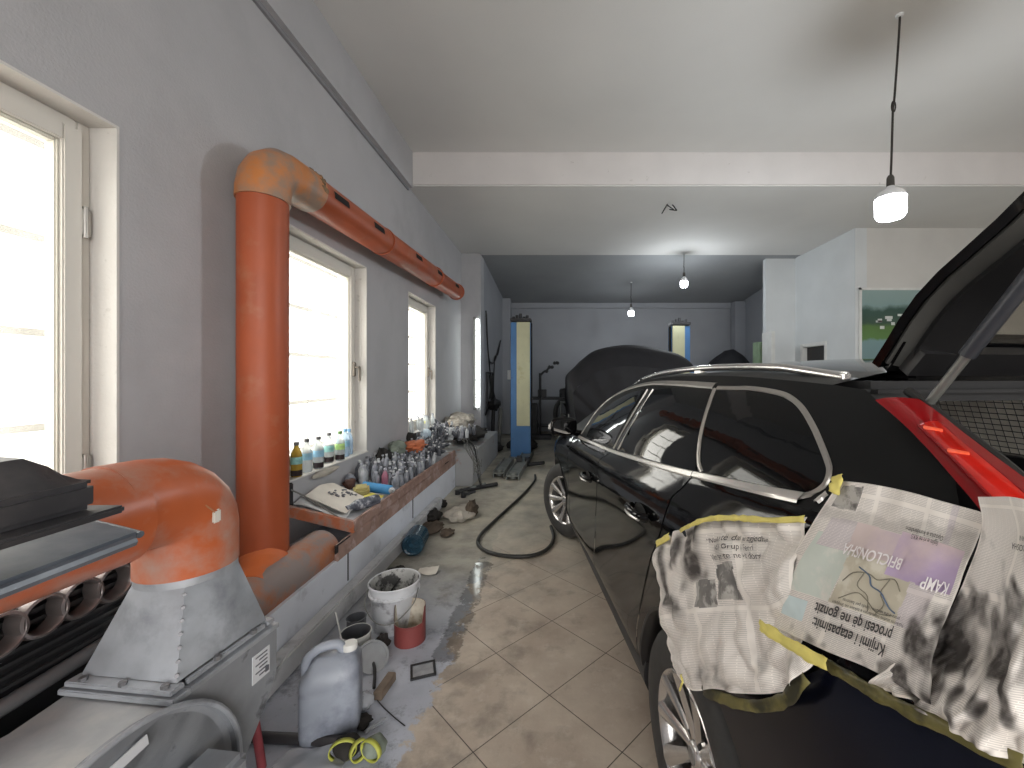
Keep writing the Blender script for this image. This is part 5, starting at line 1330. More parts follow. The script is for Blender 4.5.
# masking tape
def tape(name,label,pts,w,mt,off,group=None,jit=0.):
    P=[loc3(*p)+Vector((0,off,0)) for p in pts]; C=cr(P,6); vs=[]; n=len(C); rn=random.Random(len(label))
    for i,p in enumerate(C):
        t=(C[min(i+1,n-1)]-C[max(i-1,0)]).normalized(); s=t.cross(Vector((-.2,.95,.25))).normalized(); ww=w*(1+rn.uniform(-jit,jit))
        for k in range(4):
            vs.append(p+s*ww*(k/3-.5)+Vector((0,.002*math.sin(k*2+i),0)))
    m=MB(); m.add(vs,[(i*4+k,i*4+k+1,i*4+k+5,i*4+k+4) for i in range(n-1) for k in range(3)])
    o=m.build(name,mt,None,local=True,smooth=60); o.location=CO; o.rotation_euler=(0,0,math.atan2(CFx.y,CFx.x)); MW[o]=mworld(car)
    md=o.modifiers.new('thickness','SOLIDIFY'); md.thickness=.001
    tag(o,label,'tape',group); return o
tape('masking_tape','yellow masking tape along the top edge of the crumpled newspaper over the wheel',[(681,531,.972),(694,524,.977),(712,518.5,.978),(740,518,.977),(770,520,.970),(806,519,.962)],.013,tapey,.004,jit=.25)
tape('masking_tape','short piece of yellow tape at the left corner of the newspaper over the wheel',[(657,544,.965),(664,540,.967),(670,536,.968)],.022,tapey,.004)
tape('masking_tape','yellow tape tab at the corner of the rear side window holding a newspaper',[(840,475,.925),(839,483,.935),(836,493,.94)],.020,tapey,.006)
tape('masking_tape','wide yellow tape crossing where two newspapers overlap above the bumper',[(764,624,1.012),(784,637,1.016),(806,650,1.016),(832,664,1.012)],.020,tapey,.010,jit=.15)
tape('masking_tape','olive stained tape strip along the top edge of the rear bumper',[(826,660,1.0),(862,682,1.005),(900,703,1.006),(950,727,1.006),(1030,765,1.0)],.017,tapeo,.008,jit=.15)
tape('masking_tape','dark stained tape along the wheel arch under the crumpled newspaper',[(703,690,.985),(728,700,.985),(755,706,.985),(785,700,.98),(806,676,.975)],.024,tapeo,.002,jit=.15)
tape('masking_tape','thin yellow tape end hanging over the rear tyre',[(683,674,.99),(684,683,.99),(681,690,.985)],.007,tapey,.006)
# ================================================================== THINGS ON THE FLOOR
def ground(px,py,z=0.): return atz(px,py,z)
# grey jerrycan
t=thing('jerrycan','dusty grey plastic jerrycan standing on the floor next to the red stick','jerrycan',(-1.055,1.92,0))
cx_,cy_=-1.055,1.92
Rz=Matrix.Rotation(.35,3,'Z')
m=MB(); vs=[]; n=28
def sup(th,a,b,e=.38):
    c,s=math.cos(th),math.sin(th); return (math.copysign(abs(c)**e,c)*a, math.copysign(abs(s)**e,s)*b)
lev=[(0,.88,.88),(.012,.97,.97),(.05,1,1),(.09,.975,.975),(.10,1,1),(.215,1,1),(.225,.975,.975),(.24,1,1),(.27,.98,.97),(.305,.86,.82),(.33,.72,.58),(.345,.58,.40)]
for z,a,b_ in lev:
    for q in range(n):
        x,y=sup(2*PI*q/n,.125*a,.10*b_); p=Rz@Vector((x+(.015 if z>.3 else 0),y,0)); vs.append((cx_+p.x,cy_+p.y,z))
m.add(vs,[(j*n+q,j*n+(q+1)%n,(j+1)*n+(q+1)%n,(j+1)*n+q) for j in range(len(lev)-1) for q in range(n)]+[tuple(range(n))[::-1],tuple((len(lev)-1)*n+q for q in range(n))])
m.build('body',jugm,t,smooth=55)
def jl(x,y,z): p=Rz@Vector((x,y,0)); return Vector((cx_+p.x,cy_+p.y,z))
m=MB(); m.tube(cr([jl(-.105,0,.27),jl(-.10,0,.335),jl(-.05,0,.375),jl(.02,0,.38),jl(.05,0,.345)],6),.021,12); m.build('handle',jugm,t)
m=MB(); m.lathe([(.028,0),(.028,.035),(.024,.037)],jl(.075,0,.325),18); m.build('neck',jugm,t)
m=MB(); m.lathe([(0,.035),(.030,.035),(.032,.03),(.032,.008),(.028,.006)],jl(.075,0,.34),18); m.build('cap',white_pl,t)
# open paint bucket
bx,by=-1.075,2.70
t=thing('bucket','white plastic bucket with a wire handle and dark dried paint inside','bucket',(bx,by,0))
m=MB(); m.lathe([(0,0),(.115,0),(.12,.006),(.146,.225),(.150,.23),(.157,.232),(.157,.242),(.149,.245),(.152,.285),(.160,.290),(.161,.302),(.156,.306),(.150,.302)],(bx,by,0),40); m.build('body',bucketw,t)
m=MB(); m.lathe([(.152,.304),(.146,.29),(.130,.12),(0,.12)],(bx,by,0),40); m.build('inside',bucket_in,t)
m=MB(); m.lathe([(.133,.145),(.08,.165),(.03,.15),(0,.155)],(bx,by,0),24); m.tube([(bx-.08,by,.15),(bx+.02,by+.04,.29)],.006,8); m.build('dried_paint',sludge,t)
m=MB(); m.tube(cr([(bx-.16,by-.02,.26),(bx-.15,by-.10,.19),(bx-.05,by-.165,.118),(bx+.06,by-.165,.118),(bx+.15,by-.09,.19),(bx+.16,by-.02,.26)],6),.0035,6); m.build('handle',greycable,t)
# red tin cut open
rx,ry=-.925,2.56
t=thing('red_tin','dark red tin with pale inside, cut down at the front, next to the bucket','tin',(rx,ry,0))
def tinw(r,flip=False):
    def f(u,v):
        a=2*PI*u; front=.5-.5*math.sin(a); hgt=.125+.085*(1 if math.sin(a)>-.15 else max(0,(math.sin(a)+.35)/.2)); return Vector((rx+r*math.cos(a),ry+r*math.sin(a),hgt*v))
    return f
m=MB(); m.grid(tinw(.092),48,8); m.lathe([(0,.002),(.092,.002)],(rx,ry,0),48); m.build('outside',redtin,t)
m=MB(); m.grid(tinw(.0895),48,8); m.lathe([(0,.006),(.0895,.006)],(rx,ry,0),48); m.build('inside',tin_in,t)
# white tin with green label, small grey tin behind it, lid
wx_,wy_=-1.20,2.44
t=thing('white_tin','open white tin with green label patch between the jerrycan and the red tin','tin',(wx_,wy_,0))
m=MB(); m.lathe([(0,0),(.082,0),(.084,.004),(.082,.01),(.082,.115),(.086,.118),(.086,.124),(.080,.124)],(wx_,wy_,0),36); m.build('outside',tin_w,t)
m=MB(); m.lathe([(.080,.124),(.079,.03),(0,.03)],(wx_,wy_,0),36); m.build('inside',tin_d,t)
m=MB(); m.add([(wx_+.0835*math.cos(a),wy_+.0835*math.sin(a),z) for z in (.03,.085) for a in [-.75+.4*k/5 for k in range(6)]],[(k,k+1,k+7,k+6) for k in range(5)]); m.build('label_patch',green_l,t)
m=MB(); m.lathe([(0,0),(.056,0),(.056,.10),(.060,.105),(.054,.105),(.053,.03),(0,.03)],(-1.285,2.62,0),28); tag(m.build('small_tin',tin_d),'small dark grey tin standing behind the white tin by the ledge','tin')
m=MB(); m.lathe([(0,.0),(.078,0),(.080,.006),(.088,.008),(.088,.014),(.076,.014),(.074,.006),(0,.006)],(-1.055,2.33,.045),36,R=Matrix.Rotation(.5,3,'X')@Matrix.Rotation(.5,3,'Y')); tag(m.build('tin_lid',mat('lid_grey',(.36,.37,.39),.4,metal=.3,var=.2)),'round grey tin lid leaning against the white tin','lid')
m=MB(); blob(m,(-1.055,2.47,.045),(.04,.05,.045),.4,2,12,seed=3); tag(m.build('dark_rag',rag_d),'dark bunched rag squeezed between white tin and red tin','rag')
m=MB(); blob(m,(-1.27,3.22,.075),(.075,.09,.075),.3,2,14,seed=5); tag(m.build('black_bundle',rag_d),'black bundle on the floor right behind the white bucket','bundle')
m=MB(); blob(m,(-1.285,2.14,.045),(.045,.06,.04),.4,2,12,seed=15); tag(m.build('black_scrap',rag_d),'small black scrap against the kerb behind the jerrycan','scrap')
m=MB(); blob(m,(-1.20,2.30,.07),(.075,.11,.07),.25,2,14,seed=17); tag(m.build('grey_jug',jug_d),'small dark grey jug lying behind the jerrycan','jug')
m=MB(); m.tube([(-1.20,2.33,.02),(-1.335,2.47,.22)],.0045,6); tag(m.build('thin_stick',white_pl),'thin pale stick leaning on the kerb behind the jerrycan','stick')
# big blue water bottle lying down
t=thing('water_bottle','large translucent blue water bottle lying on the floor near the ledge','bottle',(-1.30,3.80,0))
Rb=Matrix.Rotation(-PI/2,3,'X')
Rb=Matrix.Rotation(.12,3,'Z')@Rb
pr=[(0,0),(.06,.004),(.075,-.004),(.090,.004),(.098,.02)]+[(.096+.0035*math.cos(k*PI),.035+.022*k) for k in range(11)]+[(.095,.275),(.07,.33),(.035,.365),(.024,.375),(.024,.395),(.0,.395)]
m=MB(); m.lathe(pr,(-1.33,3.73,.10),32,R=Rb); m.build('bottle_body',bluejug,t)
m=MB(); m.lathe([(.0,.03),(.027,.03),(.028,.0)],Vector((-1.33,3.73,.10))+Rb@Vector((0,0,.37)),18,R=Rb); m.build('cap',mat('blue_cap',(.1,.3,.6),.5),t)
# bits and scraps in front
m=MB(); 
q=ground(423,671); Rq=Matrix.Rotation(.35,3,'Z')
for dx,dy,sx,sy in ((0,.055,.13,.012),(0,-.055,.13,.012),(.06,0,.012,.12),(-.06,0,.012,.12)):
    v=Rq@Vector((dx,dy,0)); m.box((q.x+v.x,q.y+v.y,.006),(sx,sy,.010),rot=Rq)
fo=m.build('square_frame',steel_d); tag(fo,'small dark square frame lying flat on the grey floor beside the tiles','frame')
m=MB(); m.box((q.x,q.y,.004),(.11,.10,.004),rot=Rq); m.build('frame_pane',mat('grey_pane',(.30,.31,.33),.3,var=.2,vs=20),fo)
q=ground(385,690); m=MB(); m.box((q.x,q.y,.022),(.045,.15,.044),rot=Matrix.Rotation(-.1,3,'Z'),bev=.004); w_=m.build('wood_block',woodm); tag(w_,'small dark wood block lying on the floor near the jerrycan','block')
q=ground(365,708); m=MB(); blob(m,(q.x,q.y,.035),(.042,.042,.038),.25,3,14,seed=4); tag(m.build('plastic_wad',plast_w),'small crumpled clear plastic wad beside the jerrycan','plastic')
q=ground(362,726); m=MB(); blob(m,(q.x,q.y,.018),(.045,.04,.02),.5,2,12,seed=7); tag(m.build('dark_scrap',rag_d),'small dark scrap at the front corner of the jerrycan','scrap')
q=ground(376,727); m=MB(); m.box((q.x,q.y,.008),(.018,.10,.012),rot=Matrix.Rotation(-.7,3,'Z'),bev=.003); tag(m.build('glass_strip',plast_w),'narrow clear plastic strip on the floor between jerrycan and yellow strap','plastic')
q0,q1,q2,q3=[ground(a,b) for a,b in ((376,700),(384,709),(396,720),(405,727))]
m=MB(); m.tube(cr([tuple(p+Vector((0,0,.006))) for p in (q0,q1,q2,q3)],5),.0025,6); tag(m.build('thin_wire',cable),'thin dark wire lying on the floor below the wood block','wire')
q0,q1=ground(372,662),ground(374,690); m=MB(); m.tube(cr([tuple(q0+Vector((0,0,.02))),tuple((q0+q1)/2+Vector((.01,0,.03))),tuple(q1+Vector((0,0,.01)))],5),.008,8); tag(m.build('dark_rod',steel_d),'short dark rod between the jerrycan and the wood block','rod')
# black bar, film, yellow strapped bag
a,b_=ground(238,741),ground(352,747); m=MB(); m.tube([a+Vector((0,0,.022)),b_+Vector((0,0,.022))],.022,10); tag(m.build('black_bar',blk_pl),'black bar lying on the floor between red stick and yellow strap','bar')
q=ground(312,762); m=MB(); m.sheet(crumple(lambda u,v: Vector((q.x-.12+.28*u,q.y-.12+.16*v,.022+.015*math.sin(u*3.0))),.02,9,4),20,12,.002); tag(m.build('plastic_film',plast_w),'crumpled clear film on the floor in front of the black bar','film')
q=ground(360,757)
t=thing('strap_bundle','black pouch with a looped yellow strap on the floor in front of the jerrycan','strap',(q.x,q.y,0))
m=MB(); blob(m,(q.x-.055,q.y,.045),(.055,.05,.045),.2,2,14,seed=5); m.build('pouch',rag_d,t)
m=MB(); blob(m,(q.x+.06,q.y,.045),(.05,.045,.042),.2,2,14,seed=6); m.build('lens_pad',olive,t)
def band(c,rx_,rz_,wd,tilt):
    mm=MB(); vs=[]; nn=28
    for i in range(nn):
        a=2*PI*i/nn
        for k in (-.5,.5):
            p=Matrix.Rotation(tilt,3,'Z')@Vector((rx_*math.cos(a),k*wd,rz_*math.sin(a))); vs.append(Vector(c)+p)
    mm.add(vs,[(2*i,2*((i+1)%nn),2*((i+1)%nn)+1,2*i+1) for i in range(nn)]); return mm
for c,rx_,rz_,tl_ in (((q.x-.055,q.y-.035,.06),.060,.052,.3),((q.x+.06,q.y-.03,.055),.056,.05,-.4),((q.x+.01,q.y-.03,.055),.042,.05,.9)):
    mm=band(c,rx_*.9,rz_*.85,.02,tl_); o=mm.build('strap_loop',yellow_s,t); md=o.modifiers.new('thickness','SOLIDIFY'); md.thickness=.004
# rags, tools, further along the ledge
def rag(name,label,px,py,r,mt,seed,amp=.45,cat='rag'):
    q=ground(px,py); m=MB(); blob(m,(q.x,q.y,r[2]*.72),r,amp,2.3,18,seed=seed)
    m.v=[(x,y,max(z,.004)) for x,y,z in m.v]; tag(m.build(name,mt),label,cat)
rag('dark_rag','dark brown balled rag on the floor left of the pale rag',433,521,(.085,.13,.075),rag_d,31,cat='rag')
rag('pale_rag','pale crumpled rag on the floor beyond the blue bottle',459,518,(.16,.20,.07),rag_w,33)
rag('brown_rag','brown rag at the right end of the pale rag on the floor',471,515,(.07,.17,.09),rag_b,35)
rag('dirty_rag','flat dirty brown rag on the floor by the ledge behind the blue bottle',430,530,(.13,.19,.035),rag_b,37)
rag('crumpled_scrap','small crumpled scrap on the floor in front of the flat dirty rag',447,535,(.07,.09,.03),rag_b,39)
rag('rag_ball','small dark ball of cloth against the foot of the ledge near the tools',441,507,(.07,.10,.05),rag_d,41)
a,b_=ground(460,493),ground(497,486); m=MB(); m.tube([a+Vector((0,0,.03)),b_+Vector((0,0,.03))],.03,10); tag(m.build('steel_bar',steel_d),'dark steel bar lying across the floor at the end of the ledge','bar')
for k,(px,py,l) in enumerate(((463,494,'left end'),(470,492,'middle'),(469,497,'front'),(480,489,'far side'))):
    q=ground(px,py); m=MB(); m.tube([(q.x-.06,q.y,.03),(q.x+.06,q.y+.1,.05)],.022,8); m.cyl((q.x-.07,q.y-.02,0),(q.x-.07,q.y-.02,.06),.035,seg=12); tag(m.build('hand_tool',liftgrey if k%2 else steel_d),'small greasy metal tool at the %s of the steel bar on the floor'%l,'tool')
q=ground(427,572); m=MB(); m.sheet(crumple(lambda u,v: Vector((q.x-.07+.16*u,q.y-.06+.10*v,.012+.02*u*v)),.012,12,3),8,6,.003); tag(m.build('paper_scrap',cardm),'small pale paper scrap on the floor right of the bucket','paper')
q=ground(532,697); 
# hose
hp=[(535,476),(535,481),(531,487),(522,497),(507,511),(492,525),(481,536),(478,545),(484,552),(497,556.5),(515,558.5),(532,557.5),(545,552.5),(552,545),(553.5,537),(551,528)]
m=MB(); m.tube(cr([tuple(ground(a,b)+Vector((0,0,.018))) for a,b in hp],6),.0175,10); tag(m.build('rubber_hose',hosem),'black rubber hose looping over the floor in front of the black car','hose')

# ================================================================== REAR OF THE GARAGE
def column(X,Y,label,flip):
    t=thing('lift_column',label,'car lift',(X,Y,0),0,None)
    m=MB(); m.box((X,Y+.02,1.36),(.40,.30,2.72),bev=.012); m.build('column_body',blue_post,t)
    s=-1 if flip else 1
    m=MB(); m.box((X+s*.055,Y-.142,1.68),(.265,.03,2.08),bev=.006); m.box((X+s*.055,Y-.158,1.68),(.01,.006,2.08)); m.build('front_cover',cream_post,t)
    m=MB(); m.box((X,Y,2.77),(.42,.32,.06),bev=.01); 
    for k in range(5): m.cyl((X-.15+.07*k,Y-.05,2.79),(X-.15+.07*k,Y-.05,2.84+.03*(k%3)),.03,seg=10)
    m.build('top_cap',steel_d,t)
    m=MB(); m.box((X,Y,.012),(.46,.5,.024),bev=.004); m.build('base_plate',liftgrey,t)
    m=MB(); m.box((X+s*.21,Y-.02,1.36),(.03,.10,2.7)); m.build('slide_slot',blackhole,t)
    return t
t=column(-.79,8.45,'blue lift column with cream cover standing left of the covered car',False)
# arms on the floor
for (p0,p1,w) in (((498.5,478),(509,463),.17),((512.5,481),(529,455),.19)):
    a=ground(*p0); b_=ground(*p1); d=(b_-a); L_=d.length; an=math.atan2(d.y,d.x)
    Rm=Matrix.Rotation(an,3,'Z'); c_=(a+b_)/2
    m=MB(); m.box((c_.x,c_.y,.075),(L_,w,.02),rot=Rm); 
    for sd in (1,-1):
        o_=Rm@Vector((0,sd*w/2,0)); m.box((c_.x+o_.x,c_.y+o_.y,.06),(L_,.016,.10),rot=Rm)
    m.cyl((a.x,a.y+.08,.02),(a.x,a.y+.08,.12),.05,seg=16); m.build('lift_arm',liftgrey,t)
m=MB(); q=ground(522,466); m.box((q.x-.05,q.y,.09),(.10,.14,.18),bev=.01); m.cyl((q.x+.1,q.y,.0),(q.x+.1,q.y,.16),.05,seg=12); m.build('arm_pivot',steel_d,t)
a,b_=ground(528,468),ground(544,466); m=MB(); m.tube([a+Vector((0,0,.06)),b_+Vector((0,0,.06))],.035,8); m.build('pad_bar',steel_d,t)
column(2.60,9.05,'blue lift column with cream cover behind the right side of the covered car',True)
# car under a black cover
t=thing('covered_car','large car under a black cloth cover beyond the black estate car','car',(1.25,8.9,0))
sil=[(.13,.32),(.16,.62),(.20,.95),(.15,1.30),(.13,1.58),(.18,1.70),(.34,1.86),(.50,2.02),(.68,2.10),(.97,2.155),(1.25,2.165),(1.55,2.125),(1.85,2.06),(2.05,1.99),(2.22,1.87),(2.31,1.72),(2.33,1.5),(2.32,1.0),(2.31,.32)]
sc_=cr([(a,b,0) for a,b in sil],5)
def cov(u,v):
    i=min(int(u*(len(sc_)-1)),len(sc_)-2); f=u*(len(sc_)-1)-i; p=sc_[i].lerp(sc_[i+1],f)
    c0=Vector((1.25,.9,0))
    k=1-.0*v
    y=6.75+4.0*v
    if v<.08: s=.55+.45*math.sin(v/.08*PI/2); 
    elif v>.75: s=1-.35*((v-.75)/.25)**2
    else: s=1
    z=.32+(p.y-.32)*(.80+.20*min(1,(s-.55)/.45) if v<.08 else s)
    x=1.25+(p.x-1.25)*(.93+.07*min(1,(s-.55)/.45) if v<.08 else 1)
    fold=.025*math.sin(p.y*3+p.x*17+v*30)*max(0,1-(p.y/1.8)**2)
    return Vector((x+fold,y+fold-.25*max(0,1-(p.y/1.7))*0,z))
m=MB(); m.grid(cov,90,40)
N0=len(sc_)
# front face of the cloth
fr=lambda u,v: Vector((1.25+(Vector(cov(u,0)).x-1.25)*(1-v),6.75-.05*math.sin(v*PI)+.02*math.sin(u*60)*(1-v),.32+(Vector(cov(u,0)).z-.32)*(1-v)+v*.9*0))
m.grid(fr,90,8); m.build('cloth_cover',cloth_b,t,smooth=60)
m=MB()
for x in (.45,2.05):
    for y in (7.6,10.0): m.cyl((x-.1,y,.33),(x+.1,y,.33),.33,seg=24)
m.build('wheels',rubber,t)
m=MB(); m.tube(cr([(.14,6.78,1.02),(.155,6.76,.80),(.20,6.74,.66),(.28,6.72,.58)],5),.012,6); m.build('cover_hem',strutm,t)
# another dark covered shape at the right
t=thing('covered_heap','black covered heap at the right rear behind the black car roof','heap',(4.5,10.6,0))
m=MB(); blob(m,(4.35,10.6,1.12),(.72,.8,1.16),.12,2,24,seed=2); m.v=[(x,y,max(0,z)) for x,y,z in m.v]; m.build('cloth_cover',cloth_b,t)
# pale door edge and green box next to the partition
m=MB(); m.box((4.38,8.72,1.28),(.075,.40,2.56),bev=.004); tag(m.build('door_leaf',white_pl),'narrow white door leaf standing open at the edge of the partition','door')
m=MB(); m.box((4.46,9.33,1.2),(.12,.3,2.4),bev=.01); tag(m.build('green_locker',mat('green_paint',(.25,.34,.22),.5)),'slim green locker behind the white door leaf','locker')
# workbench with things
t=thing('workbench','dark cluttered workbench against the rear wall','workbench',(.35,11.75,0))
m=MB(); m.box((.2,11.75,1.02),(2.6,.7,.06),bev=.006); m.build('bench_top',steel_d,t)
for x in (-.95,1.4):
    for y in (11.5,12.05): MB().box((x,y,.5),(.07,.07,1.0)).build('leg',steel_d,t,smooth=0)
m=MB(); m.box((.2,11.75,.25),(2.5,.6,.04)); m.build('lower_shelf',steel_d,t,smooth=0)
def bt(mb,name,label,cat,mt=steel_d): tag(mb.build(name,mt),label,cat)
m=MB(); m.box((-.50,11.7,1.16),(.24,.3,.22),bev=.01); bt(m,'tool_box','dark tool box at the left end of the rear workbench','box')
m=MB(); m.cyl((.08,11.7,1.05),(.08,11.7,1.17),.10,seg=16); m.box((.11,11.65,1.22),(.26,.12,.12),bev=.02); m.cyl((.0,11.6,1.26),(.2,11.6,1.30),.03,seg=10); bt(m,'bench_vise','dark bench vise in the middle of the rear workbench','vise')
m=MB(); m.box((.50,11.75,1.11),(.16,.2,.12),bev=.01); m.tube(cr([(.42,11.7,1.17),(.45,11.7,1.30),(.56,11.7,1.30),(.58,11.7,1.17)],5),.012,8); bt(m,'small_machine','small dark machine with a hoop handle on the workbench','machine')
t=thing('floor_lamp','tall dark stand with a jointed lamp head before the rear workbench','lamp',(-.53,10.9,0))
m=MB(); m.box((-.53,10.9,.05),(.62,.45,.10),bev=.02); m.build('base',steel_d,t)
m=MB(); m.tube([(-.53,10.9,.08),(-.52,10.9,1.72)],.033,10); m.build('pole',steel_d,t)
m=MB(); m.tube(cr([(-.52,10.9,1.66),(-.42,10.9,1.76),(-.34,10.9,1.80),(-.26,10.9,1.92)],5),.028,8); m.build('arm',steel_d,t)
m=MB()
for k in range(5): blob(m,(-.35+.07*k,10.9,1.77+.055*k+(.05 if k%2 else 0)),(.05,.05,.045),.3,2,10,seed=k)
m.build('lamp_head',steel_d,t)
t=thing('hose_reel','dark round hose reel standing under the rear workbench','reel',(.05,11.35,0))
m=MB(); m.tube([(.05+.30*math.cos(a)*.6,11.35,.60+.36*math.sin(a)) for a in [2*PI*k/30 for k in range(30)]],.06,8,closed=True); m.box((.05,11.35,.14),(.4,.25,.28)); m.build('reel',rubber,t)
t=thing('wire_cart','dark metal frame cart between the workbench and the covered car','cart',(.30,11.0,0))
m=MB()
for z in (.25,.62,.95):
    for (a,b_) in (((.02,10.8),(.62,10.8)),((.62,10.8),(.62,11.2)),((.62,11.2),(.02,11.2)),((.02,11.2),(.02,10.8))): m.tube([(*a,z),(*b_,z)],.018,6)
for (x,y) in ((.02,10.8),(.62,10.8),(.62,11.2),(.02,11.2)): m.tube([(x,y,.0),(x,y,.97)],.02,6)
m.build('frame',liftgrey,t)
m=MB(); m.box((.32,11.0,.45),(.45,.33,.36),bev=.02); m.build('machine_box',steel_d,t)
m=MB(); m.box((-.72,11.4,.45),(.20,.40,.9),bev=.02); bt(m,'gas_cylinder','dark slim cabinet left of the rear workbench','cabinet')
# cables and panel on the left rear wall
wxr=-1.635
m=MB(); 
for (y0,y1,z0,z1) in ((9.2,9.2,1.05,1.72),(9.95,9.95,1.05,1.72)): m.box((wxr+.02,y0,(z0+z1)/2),(.04,.03,z1-z0))
for z in (1.05,1.72): m.box((wxr+.02,9.575,z),(.04,.78,.03))
po=m.build('panel_frame',steel_d); tag(po,'dark rectangular frame with coiled cables on the left rear wall','frame')
m=MB()
for k in range(7): m.tube(cr([(wxr+.05,9.3+.08*k,1.66),(wxr+.07,9.34+.07*k,1.40+.03*(k%3)),(wxr+.05,9.3+.09*k,1.12)],5),.013,6)
m.build('coiled_cable',cable,po)
cabs=[[(9.0,3.06),(9.12,2.55),(9.35,2.05),(9.7,1.5),(10.4,1.0)],[(9.05,3.0),(9.3,2.1),(9.8,1.95),(10.3,2.05),(11.2,2.6)],[(11.2,2.6),(10.7,2.2),(10.2,2.05),(10.0,1.2),(10.1,.7)],[(8.95,.80),(9.1,.86),(9.35,.98),(9.5,1.05)]]
for k,c_ in enumerate(cabs):
    m=MB(); m.tube(cr([(wxr+.03,y,z) for y,z in c_],6),.016,6); tag(m.build('wall_cable',cable),['long black cable sagging down the left rear wall to the frame','black cable curving along the left rear wall toward the lift column','thick black cable hanging behind the coiled frame','black cable running low from the pillar to the frame'][k],'cable')
m=MB(); blob(m,(-1.50,9.5,.99),(.13,.35,.13),.4,3,16,seed=4); tag(m.build('cable_bundle',cable),'bundle of dark cables hanging below the wall frame','cables')
for k,x in enumerate((-1.55,-1.42)):
    m=MB(); m.tube([(x,9.45+.2*k,.0),(x+.03,9.5+.2*k,.90)],.045,8); tag(m.build('leaning_post',steel_d if k==0 else greycable),['dark post leaning at the left rear wall below the cables','grey post just right of the dark post by the left rear wall'][k],'post')
m=MB(); blob(m,(-1.40,9.0,.09),(.16,.25,.10),.4,2,14,seed=6); tag(m.build('dark_bundle',rag_d),'dark bundle on the floor below the cable frame','bundle')
m=MB(); m.box((-1.40,11.73,1.68),(.17,.04,.26),bev=.006); tag(m.build('switch_box',white_pl),'small white switch box on the rear pillar','switch')
m=MB(); blob(m,(-.85,9.3,.10),(.35,.3,.12),.3,2,14,seed=9); tag(m.build('dark_mat',rag_d),'dark heap on the floor behind the blue lift column','heap')
# picture on the wall
t=thing('landscape_picture','framed landscape picture of a green hill above water on the right wall','picture',(6.1,7.15,1.92))
pm=bpy.data.materials.new('landscape_print'); pm.use_nodes=True; nt=pm.node_tree; N=nt.nodes; L=nt.links; b=N['Principled BSDF']; b.inputs['Roughness'].default_value=.4
tc=N.new('ShaderNodeTexCoord'); sp=N.new('ShaderNodeSeparateXYZ'); L.new(tc.outputs['Object'],sp.inputs[0])
nz=N.new('ShaderNodeTexNoise'); nz.inputs['Scale'].default_value=3; nz.inputs['Detail'].default_value=7; L.new(tc.outputs['Object'],nz.inputs['Vector'])
ad=N.new('ShaderNodeMath'); ad.operation='MULTIPLY_ADD'; ad.inputs[1].default_value=.30; L.new(nz.outputs['Fac'],ad.inputs[0]); L.new(sp.outputs['Z'],ad.inputs[2])
rp=N.new('ShaderNodeValToRGB'); L.new(ad.outputs[0],rp.inputs['Fac']); cr_=rp.color_ramp; cr_.interpolation='LINEAR'
els=[(0.,(.14,.22,.23)),(.48,(.17,.27,.28)),(.52,(.10,.20,.06)),(.70,(.09,.17,.05)),(.78,(.045,.085,.06)),(1.0,(.04,.085,.07)),(1.08,(.22,.32,.31)),(1.4,(.27,.36,.35))]
for p,c_ in els[:1]: cr_.elements[0].position=0; cr_.elements[0].color=c_+(1,)
cr_.elements[1].position=1; cr_.elements[1].color=els[-1][1]+(1,)
sc2=N.new('ShaderNodeMath'); sc2.operation='DIVIDE'; sc2.inputs[1].default_value=1.4; L.new(ad.outputs[0],sc2.inputs[0]); L.new(sc2.outputs[0],rp.inputs['Fac'])
for p,c_ in els[1:-1]:
    e=cr_.elements.new(p/1.4); e.color=c_+(1,)
L.new(rp.outputs['Color'],b.inputs['Base Color'])
m=MB(); m.box((6.05,7.150,2.52),(1.72,.02,1.20)); m.build('print',pm,t,smooth=0)
m=MB()
for zz in (1.905,3.135): m.box((6.05,7.145,zz),(1.80,.035,.04),bev=.004)
for xx in (5.17,6.93): m.box((xx,7.145,2.52),(.04,.035,1.27),bev=.004)
m.build('picture_frame',white_pl,t)
for k in range(16): 
    x=5.45+rnd.random()*1.2; z=2.45+rnd.random()*.28; m=MB(); m.box((x,7.138,z),(.05+rnd.random()*.08,.004,.03+rnd.random()*.03)); m.build('printed_house',mat('printed_white',(.6,.62,.6),.6),t,smooth=0)
